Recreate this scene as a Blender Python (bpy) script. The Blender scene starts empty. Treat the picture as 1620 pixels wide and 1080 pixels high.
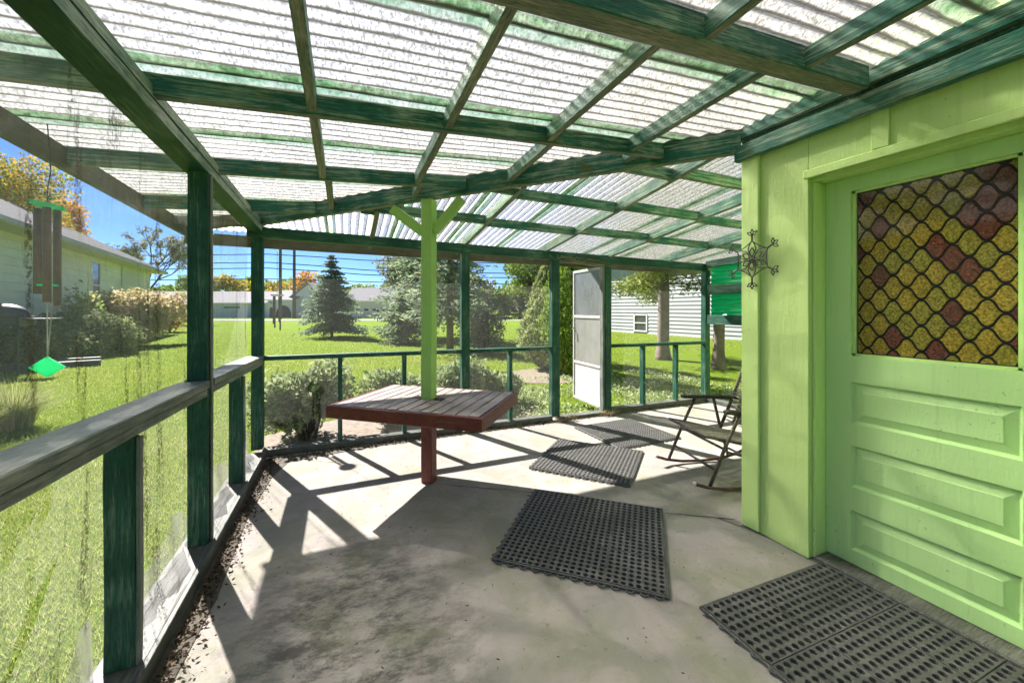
import bpy, bmesh, math, random
import numpy as np
from mathutils import Vector, Matrix
random.seed(7); RNG = np.random.default_rng(7)
SC = bpy.context.scene
COL = SC.collection
rad = math.radians

# ---------------------------------------------------------------- camera, sky, sun, exposure
CAM_H = 1.33; YAW = rad(23.0); FPX = 624.0; HOR = 489.0
cd = bpy.data.cameras.new('camera'); cam = bpy.data.objects.new('camera', cd); COL.objects.link(cam)
cam.location = (0, 0, CAM_H); cam.rotation_euler = (rad(90), 0, -YAW)
cd.sensor_width = 36.0; cd.lens = FPX / 1620 * 36; cd.shift_y = -(540 - HOR) / 1620
cd.clip_start = 0.02; cd.clip_end = 3000
SC.camera = cam
SUN_EL = rad(39.6); SUN_XY = Vector((-0.41, 0.912)).normalized()
wd = bpy.data.worlds.new('World'); SC.world = wd; wd.use_nodes = True
nt = wd.node_tree; nt.nodes.clear()
sky = nt.nodes.new('ShaderNodeTexSky'); sky.sky_type = 'NISHITA'; sky.sun_disc = False
sky.sun_elevation = SUN_EL; sky.sun_rotation = math.atan2(SUN_XY.x, SUN_XY.y)
sky.air_density = 0.55; sky.dust_density = 0.0; sky.ozone_density = 8.0
bg = nt.nodes.new('ShaderNodeBackground'); bg.inputs['Strength'].default_value = 0.05
wo = nt.nodes.new('ShaderNodeOutputWorld')
nt.links.new(sky.outputs[0], bg.inputs['Color']); nt.links.new(bg.outputs[0], wo.inputs['Surface'])
ld = bpy.data.lights.new('sun', 'SUN'); ld.energy = 5.0; ld.angle = rad(0.6); ld.color = (1.0, 0.95, 0.88)
sun = bpy.data.objects.new('sun', ld); COL.objects.link(sun)
sdir = Vector((SUN_XY.x * math.cos(SUN_EL), SUN_XY.y * math.cos(SUN_EL), math.sin(SUN_EL)))
sun.rotation_euler = sdir.to_track_quat('Z', 'Y').to_euler(); sun.location = (-5, 12, 12)
SC.view_settings.view_transform = 'Standard'; SC.view_settings.look = 'None'
SC.view_settings.exposure = 2.0; SC.view_settings.gamma = 1.0; SC.view_settings.use_curve_mapping = False
SC.cycles.max_bounces = 12; SC.cycles.diffuse_bounces = 7; SC.cycles.transparent_max_bounces = 24
SC.cycles.transmission_bounces = 8; SC.cycles.glossy_bounces = 3
SC.cycles.use_denoising = True
SC.cycles.sample_clamp_indirect = 6.0

# ---------------------------------------------------------------- where a thing stands
FX, FY = math.sin(YAW), math.cos(YAW); RX, RY = math.cos(YAW), -math.sin(YAW)
def at(px, d):                         # ground position at camera depth d (metres) in the photo's column px
    l = d * (px - 810) / FPX
    return (d * FX + l * RX, d * FY + l * RY)
GZ = -0.12                             # lawn level below the porch slab

# ---------------------------------------------------------------- materials
MATS = {}
class NB:
    def __init__(s, name):
        m = bpy.data.materials.new(name); m.use_nodes = True; s.m = m; s.t = m.node_tree; s.t.nodes.clear()
        s.out = s.t.nodes.new('ShaderNodeOutputMaterial'); MATS[name] = m
    def n(s, typ, ins=None, **kw):
        nd = s.t.nodes.new('ShaderNode' + typ)
        for k, v in kw.items(): setattr(nd, k, v)
        for k, v in (ins or {}).items(): s.put(nd.inputs[k], v)
        return nd
    def put(s, sock, v):
        if isinstance(v, bpy.types.NodeSocket): s.t.links.new(v, sock)
        elif isinstance(v, bpy.types.Node): s.t.links.new(v.outputs[0], sock)
        elif isinstance(v, (tuple, list)) and sock.type == 'RGBA': sock.default_value = tuple(v) + (1,) if len(v) == 3 else v
        else: sock.default_value = v
    def coord(s, kind='Object'):
        return s.n('TexCoord').outputs[kind]
    def mapped(s, vec, scale=(1, 1, 1), rnd=True, loc=None):
        mp = s.n('Mapping', {'Vector': vec, 'Scale': scale})
        if rnd:
            oi = s.n('ObjectInfo'); mu = s.n('VectorMath', {0: oi.outputs['Random'], 1: (37.0, 19.0, 53.0)}, operation='MULTIPLY')
            s.put(mp.inputs['Location'], mu)
        return mp.outputs[0]
    def noise(s, vec, sc=5, det=4, rough=.55, dist=0, out=0):
        return s.n('TexNoise', {'Vector': vec, 'Scale': sc, 'Detail': det, 'Roughness': rough, 'Distortion': dist}).outputs[out]
    def ramp(s, fac, stops, interp='LINEAR'):
        r = s.n('ValToRGB', {'Fac': fac}); cr = r.color_ramp; cr.interpolation = interp
        while len(cr.elements) < len(stops): cr.elements.new(.5)
        for e, (p, c) in zip(cr.elements, stops):
            e.position = p; e.color = (c, c, c, 1) if isinstance(c, (int, float)) else tuple(c) + (1,)
        return r.outputs[0]
    def mix(s, fac, a, b, mode='MIX'):
        m = s.n('Mix', data_type='RGBA', blend_type=mode)
        s.put(m.inputs[0], fac); s.put(m.inputs[6], a); s.put(m.inputs[7], b); return m.outputs[2]
    def math(s, op, a, b=0.0, c=0.0, clamp=False):
        m = s.n('Math', {0: a, 1: b, 2: c}, operation=op); m.use_clamp = clamp; return m.outputs[0]
    def bump(s, hgt, st=.3, d=.01):
        return s.n('Bump', {'Height': hgt, 'Strength': st, 'Distance': d}).outputs[0]
    def pbr(s, col, rough=.6, normal=None, **kw):
        ins = {'Base Color': col, 'Roughness': rough}; ins.update(kw)
        p = s.n('BsdfPrincipled', ins)
        if normal is not None: s.put(p.inputs['Normal'], normal)
        return p.outputs[0]
    def done(s, sh):
        s.t.links.new(sh, s.out.inputs['Surface']); return s.m

def wood(name, dark, light, worn, wear=.55, rough=.6, grain=1.0, moss=None, fd=.6):
    b = NB(name); v = b.mapped(b.coord(), (1.2, 1, 1))
    vg = b.mapped(b.coord(), (1.6, 30, 30))
    g = b.noise(vg, 2.2, 6, .6, .6); big = b.noise(v, 3.1, 5, .6, .4); fine = b.noise(b.mapped(b.coord(), (6, 90, 90)), 3, 3, .6)
    base = b.mix(b.ramp(big, [(.3, 0), (.7, 1)]), dark, light)
    m1 = b.math('ADD', b.math('MULTIPLY', g, .78), b.math('MULTIPLY', big, .40))
    col = b.mix(b.ramp(m1, [(wear - .03, 0), (wear + .10, .95)]), base, worn)
    col = b.mix(b.math('MULTIPLY', b.ramp(fine, [(.36, 1), (.52, 0)]), fd), col, (.01, .012, .01))
    if moss:
        ms = b.noise(b.mapped(b.coord(), (2.5, 6, 6)), 2.0, 5, .65)
        col = b.mix(b.ramp(ms, [(.57, 0), (.70, .8)]), col, moss)
    h = b.math('ADD', b.math('MULTIPLY', g, .7 * grain), b.math('MULTIPLY', fine, .3 * grain))
    return b.done(b.pbr(col, b.ramp(m1, [(wear, rough - .1), (wear + .1, rough + .25)]), b.bump(h, .5, .004), **{'Specular IOR Level': .22}))

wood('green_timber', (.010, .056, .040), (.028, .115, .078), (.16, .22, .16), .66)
wood('rafter_timber', (.014, .115, .085), (.055, .21, .15), (.34, .42, .31), .60, moss=(.10, .11, .015))
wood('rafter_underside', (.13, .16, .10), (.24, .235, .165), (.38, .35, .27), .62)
wood('rail_timber', (.10, .125, .105), (.18, .205, .18), (.30, .30, .275), .60, fd=.4)
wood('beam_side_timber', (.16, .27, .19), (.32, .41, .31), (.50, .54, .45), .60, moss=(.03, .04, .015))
wood('fascia_timber', (.07, .066, .026), (.12, .10, .045), (.19, .16, .09), .64)
wood('sill_timber', (.06, .07, .062), (.11, .115, .105), (.165, .16, .15), .60, fd=.25)
wood('lime_post_paint', (.36, .58, .15), (.40, .62, .18), (.28, .42, .12), .80, rough=.5, grain=.5, fd=.10)
wood('red_brown_paint', (.17, .045, .035), (.23, .065, .05), (.32, .17, .14), .72)
wood('table_slat_stain', (.26, .215, .20), (.36, .30, .28), (.46, .40, .38), .62, fd=.35)
wood('table_apron_stain', (.15, .034, .024), (.21, .055, .038), (.28, .13, .09), .70, rough=.5)
wood('chair_arm_wood', (.02, .018, .012), (.05, .045, .03), (.10, .10, .06), .66)
wood('bark', (.05, .038, .03), (.11, .085, .068), (.17, .145, .125), .60)
wood('pine_bark', (.12, .085, .07), (.19, .14, .12), (.26, .21, .185), .58)
wood('pole_wood', (.10, .085, .075), (.16, .14, .125), (.22, .20, .18), .6)
wood('landscape_timber', (.07, .07, .062), (.12, .12, .105), (.18, .175, .16), .6)

def painted_wall(name, a, c, low=None):
    b = NB(name); v = b.coord()
    st = b.n('Mapping', {'Vector': v, 'Scale': (14, 14, 2.2)}).outputs[0]
    g = b.noise(st, 4, 6, .6, .8); big = b.noise(v, 1.6, 5, .6); sp = b.noise(v, 55, 2, .5)
    col = b.mix(b.ramp(big, [(.3, 0), (.7, 1)]), a, c)
    pk = b.ramp(b.math('ADD', b.math('MULTIPLY', sp, .7), b.math('MULTIPLY', big, .45)), [(.755, 0), (.78, 1)])
    col = b.mix(b.math('MULTIPLY', pk, .45), col, (.14, .19, .07))
    streak = b.noise(b.n('Mapping', {'Vector': v, 'Scale': (9, 9, .5)}).outputs[0], 2.5, 4, .6)
    col = b.mix(b.math('MULTIPLY', b.ramp(streak, [(.55, 0), (.75, 1)]), .22), col, (.22, .30, .13))
    h = b.math('ADD', b.math('MULTIPLY', g, .8), b.math('MULTIPLY', sp, .25))
    return b.done(b.pbr(col, .48, b.bump(h, .38, .006)))
painted_wall('lime_wall_paint', (.52, .71, .24), (.55, .74, .27))
painted_wall('lime_door_paint', (.46, .71, .28), (.49, .74, .31))
painted_wall('lime_trim_paint', (.54, .74, .25), (.56, .76, .27))

def concrete():
    b = NB('concrete'); v = b.coord()
    n1 = b.noise(v, .9, 6, .62, .6); n2 = b.noise(v, 3.6, 6, .65, .8); n3 = b.noise(v, 26, 4, .6); n4 = b.noise(v, 120, 2, .6)
    col = b.mix(b.ramp(n1, [(.35, 0), (.65, 1)]), (.285, .25, .24), (.335, .30, .28))
    col = b.mix(b.math('MULTIPLY', b.ramp(n2, [(.46, 0), (.58, 1)]), .75), col, (.225, .22, .19))
    col = b.mix(b.math('MULTIPLY', b.ramp(n2, [(.30, 1), (.40, 0)]), .5), col, (.40, .37, .345))
    # the damp, dirty patch by the plastic-sheeted wall
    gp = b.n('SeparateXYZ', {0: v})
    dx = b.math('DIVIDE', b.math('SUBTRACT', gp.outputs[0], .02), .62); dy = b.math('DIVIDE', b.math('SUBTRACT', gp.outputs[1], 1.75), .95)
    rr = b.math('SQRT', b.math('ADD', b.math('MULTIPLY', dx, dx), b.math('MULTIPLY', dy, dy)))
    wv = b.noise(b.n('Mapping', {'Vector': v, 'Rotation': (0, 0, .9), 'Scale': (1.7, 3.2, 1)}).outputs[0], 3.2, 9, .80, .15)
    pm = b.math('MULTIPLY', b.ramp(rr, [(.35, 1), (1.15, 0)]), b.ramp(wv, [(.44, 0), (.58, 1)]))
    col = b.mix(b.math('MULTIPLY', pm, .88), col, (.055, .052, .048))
    edge = b.ramp(gp.outputs[0], [(0.0, 1), (1.0, 1)])
    algae = b.noise(v, 1.7, 6, .7, .4)
    col = b.mix(b.math('MULTIPLY', b.ramp(algae, [(.50, 0), (.66, 1)]), .5), col, (.215, .215, .12))
    col = b.mix(b.math('MULTIPLY', b.ramp(n3, [(.62, 0), (.70, 1)]), .45), col, (.11, .10, .085))
    col = b.mix(b.math('MULTIPLY', b.ramp(n4, [(.66, 0), (.72, 1)]), .4), col, (.09, .08, .07))
    h = b.math('ADD', b.math('ADD', b.math('MULTIPLY', n2, .5), b.math('MULTIPLY', n3, .35)), b.math('MULTIPLY', n4, .15))
    return b.done(b.pbr(col, .85, b.bump(h, .6, .008), **{'Specular IOR Level': .15}))
concrete()

def roof_sheet_mat():
    b = NB('fibreglass_sheet'); v = b.coord()
    uv = b.n('SeparateXYZ', {0: b.coord('UV')}); vv = uv.outputs[1]      # v counts ribs across the sheet
    fr = b.math('FRACT', vv)
    wob = b.math('MULTIPLY', b.math('SUBTRACT', b.noise(v, 9, 3), .5), .25)
    val = b.math('ABSOLUTE', b.math('SUBTRACT', b.math('ADD', fr, wob), .5))
    line = b.ramp(val, [(.055, 1), (.15, 0)])                           # silt lying in each trough
    fib = b.n('TexVoronoi', {'Vector': b.n('Mapping', {'Vector': v, 'Scale': (34, 60, 50), 'Rotation': (0, 0, .7)}).outputs[0], 'Scale': 1.4}).outputs[0]
    fib2 = b.noise(b.n('Mapping', {'Vector': v, 'Scale': (62, 34, 44), 'Rotation': (0, 0, -.5)}).outputs[0], 1.6, 4, .75)
    sp = b.noise(v, 3.0, 6, .7)
    col = b.mix(b.ramp(fib2, [(.40, 0), (.53, 1)]), (.36, .335, .275), (.93, .92, .87))
    col = b.mix(b.math('MULTIPLY', b.ramp(fib, [(.05, 1), (.30, 0)]), .38), col, (.20, .19, .14))
    col = b.mix(b.math('MULTIPLY', b.ramp(sp, [(.50, 0), (.72, 1)]), .30), col, (.56, .56, .43))
    lap = b.ramp(b.math('DIVIDE', vv, 10.0), [(.0, 1), (.12, 1), (.19, 0), (.86, 0), (.93, 1), (1.0, 1)])
    gn = b.noise(b.n('Mapping', {'Vector': v, 'Scale': (2.0, 2.0, 2.0)}).outputs[0], 2.2, 6, .7)
    lapm = b.math('MULTIPLY', lap, b.ramp(gn, [(.30, .25), (.60, 1)]))
    fine = b.noise(v, 40, 4, .7)
    gcol = b.mix(b.ramp(fine, [(.35, 0), (.65, 1)]), (.06, .18, .05), (.36, .62, .36))
    col = b.mix(b.math('MULTIPLY', lapm, .88), col, gcol)
    col = b.mix(b.math('MULTIPLY', line, .90), col, (.13, .12, .09))
    mossy = b.math('MULTIPLY', b.ramp(gn, [(.60, 0), (.70, 1)]), b.ramp(fine, [(.42, 0), (.6, 1)]))
    col = b.mix(b.math('MULTIPLY', b.math('MULTIPLY', mossy, lap), .9), col, (.045, .075, .015))
    nm = b.bump(fib2, .25, .003)
    tr = b.n('BsdfTranslucent', {'Color': col, 'Normal': nm}).outputs[0]
    df = b.pbr(b.mix(.5, col, (.5, .5, .45)), .45, nm)
    rf = b.n('BsdfRefraction', {'Color': col, 'Roughness': .75, 'IOR': 1.30, 'Normal': nm}).outputs[0]
    tr = b.n('MixShader', {0: .72, 1: tr, 2: rf}).outputs[0]
    sh = b.n('MixShader', {0: .10, 1: tr, 2: df}).outputs[0]
    clear = b.n('BsdfTransparent', {'Color': b.mix(line, (1, 1, 1), (.25, .25, .2))}).outputs[0]
    return b.done(b.n('MixShader', {0: .08, 1: sh, 2: clear}).outputs[0])
roof_sheet_mat()

def simple(name, col, rough=.6, var=.15, sc=8, bump=.0, metal=0, **kw):
    b = NB(name); v = b.mapped(b.coord(), (1, 1, 1))
    n = b.noise(v, sc, 5, .6)
    c = b.mix(b.ramp(n, [(.3, 0), (.7, 1)]), tuple(x * (1 - var) for x in col), tuple(min(1, x * (1 + var)) for x in col))
    return b.done(b.pbr(c, rough, b.bump(n, bump, .01) if bump else None, Metallic=metal, **kw))
simple('dark_rubber', (.075, .073, .07), .6, .35, 30, .2)
simple('dark_iron', (.018, .017, .015), .5, .3, 30, .2)
simple('rusty_tube', (.10, .045, .035), .55, .45, 22, .2)
simple('brown_tube', (.075, .058, .05), .5, .35, 20)
simple('chime_tube', (.15, .075, .06), .55, .35, 26, .2)
simple('old_string', (.45, .42, .36), .8)
simple('aluminium', (.46, .445, .44), .45, .15, 14, metal=.2)
simple('door_kick', (.48, .47, .465), .5, .1, 6)
simple('black_came', (.012, .012, .012), .12, .2, 20)
simple('grey_shingle', (.33, .32, .33), 1.0, .25, 9, .3, **{'Specular IOR Level': .05})
simple('dark_shingle', (.10, .10, .11), 1.0, .25, 9, .3, **{'Specular IOR Level': .03})
simple('white_paint', (.80, .80, .78), .6, .06)
simple('pale_grey_siding', (.40, .41, .44), .6, .05, 2)
simple('blue_grey_siding', (.55, .56, .60), .6, .05, 2)
simple('cream_siding', (.70, .72, .50), .6, .10, 1.2)
simple('soffit_cream', (.55, .57, .38), .6, .08)
simple('gutter_grey', (.42, .41, .37), .6, .1)
simple('far_pale_siding', (.66, .67, .69), .6, .05, 2)
simple('beige_door', (.68, .64, .58), .6, .04)
simple('window_glass', (.05, .06, .07), .08, .3, 3)
simple('asphalt', (.30, .28, .27), 1.0, .1, 3, **{'Specular IOR Level': .1})
simple('mulch', (.19, .15, .12), .95, .35, 16, .4)
simple('dirt', (.085, .07, .055), .95, .4, 30, .5)
simple('green_plastic', (.02, .50, .22), .35, .15)
simple('grill_black', (.05, .05, .055), .4, .3)
simple('white_plastic', (.75, .75, .73), .45, .05)
simple('wire_black', (.03, .03, .032), .6, .1)
simple('rot_wood', (.16, .13, .085), .9, .5, 40, .4)
simple('red_iron', (.30, .03, .03), .5, .2)
simple('crack_dark', (.055, .05, .042), .95, .4, 30)

def see_through_mat(name, col, cover, rough_mix=.0, streak=None, wrinkle=0.0, gloss=0.0):
    b = NB(name); v = b.coord()
    df = b.n('BsdfDiffuse', {'Color': col}).outputs[0]
    tl = b.n('BsdfTranslucent', {'Color': col}).outputs[0]
    body = b.n('MixShader', {0: .5, 1: df, 2: tl}).outputs[0]
    n = b.noise(b.mapped(v, (1, 1, .6)), 2.5, 5, .65)
    fac = b.math('MULTIPLY', b.ramp(n, [(.3, .6), (.7, 1.35)]), cover)
    tp = b.n('BsdfTransparent', {'Color': (1, 1, 1)}).outputs[0]
    if streak:
        sn = b.noise(b.n('Mapping', {'Vector': v, 'Scale': (7, 7, .55)}).outputs[0], 1.5, 5, .7)
        spk = b.noise(v, 70, 2, .6)
        sm = b.math('MULTIPLY', b.ramp(sn, [(.555, 0), (.63, 1)]), b.ramp(spk, [(.38, 0), (.58, 1)]))
        sp2 = b.ramp(b.noise(v, 130, 1, .5), [(.735, 0), (.76, 1)])
        sm = b.math('MAXIMUM', sm, b.math('MULTIPLY', sp2, .6))
        dirt = b.n('BsdfDiffuse', {'Color': streak}).outputs[0]
        fac2 = b.math('MULTIPLY', sm, .75)
        sh = b.n('MixShader', {0: fac, 1: tp, 2: body}).outputs[0]
        sh = b.n('MixShader', {0: fac2, 1: sh, 2: dirt}).outputs[0]
    else:
        sh = b.n('MixShader', {0: fac, 1: tp, 2: body}).outputs[0]
    if gloss:
        wn = b.noise(b.n('Mapping', {'Vector': v, 'Scale': (3, 3, .7)}).outputs[0], 2.2, 3, .5, .5)
        gl = b.n('BsdfGlossy', {'Color': (1, 1, 1), 'Roughness': .12, 'Normal': b.bump(wn, .35, .05)}).outputs[0]
        fr = b.n('Fresnel', {'IOR': 1.35}).outputs[0]
        sh = b.n('MixShader', {0: b.math('MULTIPLY', fr, gloss), 1: sh, 2: gl}).outputs[0]
    return b.done(sh)
see_through_mat('insect_screen', (.26, .255, .245), .085)
see_through_mat('clear_vinyl', (.75, .75, .72), .15, streak=(.13, .09, .035), gloss=.45)
see_through_mat('milky_vinyl', (.50, .48, .45), .50, gloss=.5)
see_through_mat('door_screen', (.50, .49, .475), .66)
see_through_mat('storm_glass', (.36, .38, .41), .55, gloss=.8)
b = NB('green_sheet'); v = b.coord()
gcol = b.mix(b.ramp(b.noise(b.n('Mapping', {'Vector': v, 'Scale': (1, 1, 14)}).outputs[0], 3, 4), [(.3, 0), (.7, 1)]), (.0, .26, .13), (.015, .44, .25))
b.done(b.n('MixShader', {0: .3, 1: b.n('BsdfTranslucent', {'Color': gcol}).outputs[0], 2: b.pbr(gcol, .35)}).outputs[0])
b = NB('green_acrylic'); gcol = (.01, .55, .25)
b.done(b.n('MixShader', {0: .4, 1: b.n('BsdfTranslucent', {'Color': (.05, .85, .45)}).outputs[0], 2: b.pbr(gcol, .2)}).outputs[0])

def pane_mat(name, a, c):
    b = NB(name); v = b.coord()
    n = b.noise(v, 110, 4, .7); big = b.noise(v, 9, 3)
    col = b.mix(b.ramp(n, [(.40, 0), (.62, 1)]), a, c)
    col = b.mix(b.math('MULTIPLY', b.ramp(n, [(.66, 0), (.74, 1)]), .6), col, (.55, .45, .16))
    return b.done(b.pbr(col, .10, b.bump(big, .12, .01), **{'IOR': 1.9}))
pane_mat('amber_glass', (.13, .095, .008), (.38, .28, .025))
pane_mat('olive_glass', (.10, .088, .008), (.31, .27, .03))
pane_mat('brown_glass', (.06, .016, .009), (.17, .048, .026))

def leaf_mat(name, stops, trans=.35, rough=.55):
    b = NB(name); g = b.n('NewGeometry'); oi = b.n('ObjectInfo')
    f = b.math('ADD', b.math('MULTIPLY', g.outputs['Random Per Island'], .72), b.math('MULTIPLY', b.noise(b.coord(), 1.3, 3), .34))
    k = len(stops); q = 1.0 if name in ('lawn_blades', 'litter_leaves', 'dry_stems', 'reed_leaves') else 1.5
    stops = [tuple(x * q for x in s) for s in stops]
    col = b.ramp(f, [(.08 + .84 * i / max(1, k - 1), s) for i, s in enumerate(stops)])
    d = b.pbr(col, max(rough, .75), **{'Specular IOR Level': .15}); t = b.n('BsdfTranslucent', {'Color': col}).outputs[0]
    return b.done(b.n('MixShader', {0: trans, 1: d, 2: t}).outputs[0])
leaf_mat('lawn_blades', [(.15, .22, .02), (.21, .30, .03), (.27, .34, .05), (.34, .37, .11), (.44, .41, .23)], .5)
leaf_mat('spruce_needles', [(.06, .10, .06), (.11, .16, .11), (.19, .25, .19), (.25, .25, .15)], .35)
leaf_mat('far_spruce_needles', [(.07, .11, .06), (.12, .17, .10), (.18, .23, .15), (.24, .24, .14)], .4)
leaf_mat('juniper_leaves', [(.08, .12, .05), (.14, .19, .08), (.22, .26, .13), (.28, .29, .17)], .35)
leaf_mat('thuja_leaves', [(.06, .11, .012), (.11, .18, .025), (.18, .25, .05), (.24, .29, .08)], .3)
leaf_mat('pale_thuja_leaves', [(.10, .13, .04), (.17, .21, .08), (.25, .28, .12), (.30, .32, .17)], .3)
leaf_mat('maple_leaves', [(.06, .09, .015), (.13, .15, .02), (.32, .26, .03), (.42, .20, .03)], .4)
leaf_mat('orange_leaves', [(.16, .15, .03), (.34, .24, .04), (.42, .20, .04), (.36, .12, .06)], .4)
leaf_mat('green_leaves', [(.05, .085, .015), (.09, .14, .025), (.15, .21, .04), (.20, .23, .06)], .35)
leaf_mat('dusty_leaves', [(.09, .10, .055), (.14, .15, .09), (.19, .19, .12), (.22, .20, .15)], .3)
leaf_mat('bush_leaves', [(.08, .12, .025), (.15, .20, .045), (.26, .28, .09), (.34, .30, .16)], .35)
leaf_mat('blush_leaves', [(.17, .19, .06), (.32, .31, .13), (.42, .34, .22), (.46, .32, .25)], .4)
leaf_mat('dark_bush_leaves', [(.05, .07, .03), (.085, .11, .05), (.13, .15, .07), (.18, .18, .10)], .3)
leaf_mat('reed_leaves', [(.12, .17, .03), (.22, .27, .06), (.34, .36, .14), (.45, .42, .25)], .35)
leaf_mat('pine_leaves', [(.06, .09, .015), (.11, .15, .025), (.17, .20, .04), (.22, .21, .07)], .25)
leaf_mat('litter_leaves', [(.035, .028, .02), (.06, .045, .03), (.10, .07, .045), (.22, .16, .11)], .1, .9)
leaf_mat('dry_stems', [(.24, .18, .10), (.36, .28, .17), (.44, .36, .24)], .1, .9)
leaf_mat('cover_leaves', [(.06, .10, .02), (.13, .18, .06), (.25, .29, .14), (.36, .36, .24)], .3)

def lawn():
    b = NB('lawn_soil'); v = b.coord()
    n1 = b.noise(v, .35, 5, .6); n2 = b.noise(v, 5, 5, .7); n3 = b.noise(b.n('Mapping', {'Vector': v, 'Scale': (30, 30, 30)}).outputs[0], 3, 4, .7)
    col = b.mix(b.ramp(n1, [(.3, 0), (.7, 1)]), (.115, .20, .006), (.15, .225, .010))
    col = b.mix(b.math('MULTIPLY', b.ramp(n2, [(.48, 0), (.70, 1)]), .5), col, (.23, .28, .05))
    col = b.mix(b.math('MULTIPLY', b.ramp(n3, [(.35, 1), (.5, 0)]), .45), col, (.085, .13, .015))
    return b.done(b.pbr(col, 1.0, b.bump(n3, .9, .05), **{'Specular IOR Level': .05}))
lawn()

# ---------------------------------------------------------------- mesh helpers
def link(o, parent=None):
    COL.objects.link(o)
    if parent is not None: o.parent = parent
    return o
def empty(name, loc=(0, 0, 0), rz=0.0):
    o = bpy.data.objects.new(name, None); o.location = loc; o.rotation_euler = (0, 0, rz); o.empty_display_size = .1
    return link(o)
def tag(o, label=None, cat=None, group=None, kind=None):
    if label: o['label'] = label
    if cat: o['category'] = cat
    if group: o['group'] = group
    if kind: o['kind'] = kind
    return o
def mesh(name, V, Fc, mats, parent=None, smooth=False, fm=None, uv=None):
    me = bpy.data.meshes.new(name); me.from_pydata([tuple(v) for v in V], [], Fc)
    for m in ([mats] if isinstance(mats, str) else mats): me.materials.append(MATS[m])
    if fm: me.polygons.foreach_set('material_index', fm)
    if smooth: me.polygons.foreach_set('use_smooth', [True] * len(Fc))
    if uv is not None:
        ul = me.uv_layers.new(name='UVMap'); idx = np.empty(len(me.loops), np.int32); me.loops.foreach_get('vertex_index', idx)
        ul.data.foreach_set('uv', np.asarray(uv, np.float32)[idx].ravel())
    me.update()
    return link(bpy.data.objects.new(name, me), parent)
def fast(name, V, k, mat, parent=None):                  # V: (n*k,3) numpy, n loose k-gons
    V = np.asarray(V, np.float32).reshape(-1, 3); n = len(V) // k
    me = bpy.data.meshes.new(name); me.vertices.add(len(V)); me.vertices.foreach_set('co', V.ravel())
    me.loops.add(n * k); me.loops.foreach_set('vertex_index', np.arange(n * k, dtype=np.int32))
    me.polygons.add(n); me.polygons.foreach_set('loop_start', np.arange(0, n * k, k, dtype=np.int32))
    me.materials.append(MATS[mat]); me.update(calc_edges=True); me.validate()
    return link(bpy.data.objects.new(name, me), parent)
class MB:
    def __init__(s): s.V = []; s.F = []; s.M = []
    def add(s, V, Fc, m=0):
        o = len(s.V); s.V += [Vector(v) for v in V]; s.F += [tuple(i + o for i in f) for f in Fc]; s.M += [m] * len(Fc); return s
    def box(s, a, b_, m=0, ch=0.0):
        x0, y0, z0 = a; x1, y1, z1 = b_
        V = [(x0, y0, z0), (x1, y0, z0), (x1, y1, z0), (x0, y1, z0), (x0, y0, z1), (x1, y0, z1), (x1, y1, z1), (x0, y1, z1)]
        Fc = [(3, 2, 1, 0), (4, 5, 6, 7), (0, 1, 5, 4), (1, 2, 6, 5), (2, 3, 7, 6), (3, 0, 4, 7)]
        if ch > 0:
            bm = bmesh.new(); vs = [bm.verts.new(v) for v in V]
            for f in Fc: bm.faces.new([vs[i] for i in f])
            bmesh.ops.bevel(bm, geom=bm.edges[:], offset=ch, segments=1, affect='EDGES', profile=.5)
            bm.verts.index_update(); V = [v.co.copy() for v in bm.verts]; Fc = [tuple(v.index for v in f.verts) for f in bm.faces]; bm.free()
        return s.add(V, Fc, m)
    def tube(s, pts, r, n=8, m=0, cap=True):
        pts = [Vector(p) for p in pts]; rs = r if isinstance(r, (list, tuple)) else [r] * len(pts)
        up = Vector((0, 0, 1)); V = []; Fc = []
        prev = None
        for i, p in enumerate(pts):
            t = (pts[min(i + 1, len(pts) - 1)] - pts[max(i - 1, 0)]).normalized()
            if prev is None:
                a = t.cross(up if abs(t.z) < .95 else Vector((1, 0, 0))).normalized()
            else:
                a = (prev - t * prev.dot(t)).normalized()
            prev = a; c = t.cross(a)
            V += [p + (a * math.cos(2 * math.pi * k / n) + c * math.sin(2 * math.pi * k / n)) * rs[i] for k in range(n)]
        for i in range(len(pts) - 1):
            for k in range(n):
                k2 = (k + 1) % n; Fc.append((i * n + k, i * n + k2, (i + 1) * n + k2, (i + 1) * n + k))
        if cap: Fc.append(tuple(range(n - 1, -1, -1))); Fc.append(tuple((len(pts) - 1) * n + k for k in range(n)))
        return s.add(V, Fc, m)
    def prism(s, poly, z0, z1, m=0):                     # poly: ccw xy points
        n = len(poly); V = [(x, y, z0) for x, y in poly] + [(x, y, z1) for x, y in poly]
        Fc = [tuple(range(n - 1, -1, -1)), tuple(range(n, 2 * n))] + [(i, (i + 1) % n, n + (i + 1) % n, n + i) for i in range(n)]
        return s.add(V, Fc, m)
    def xf(s, M): s.V = [M @ v for v in s.V]; return s
    def build(s, name, mats, parent=None, smooth=False):
        return mesh(name, s.V, s.F, mats, parent, smooth, s.M if not isinstance(mats, str) else None)

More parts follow.
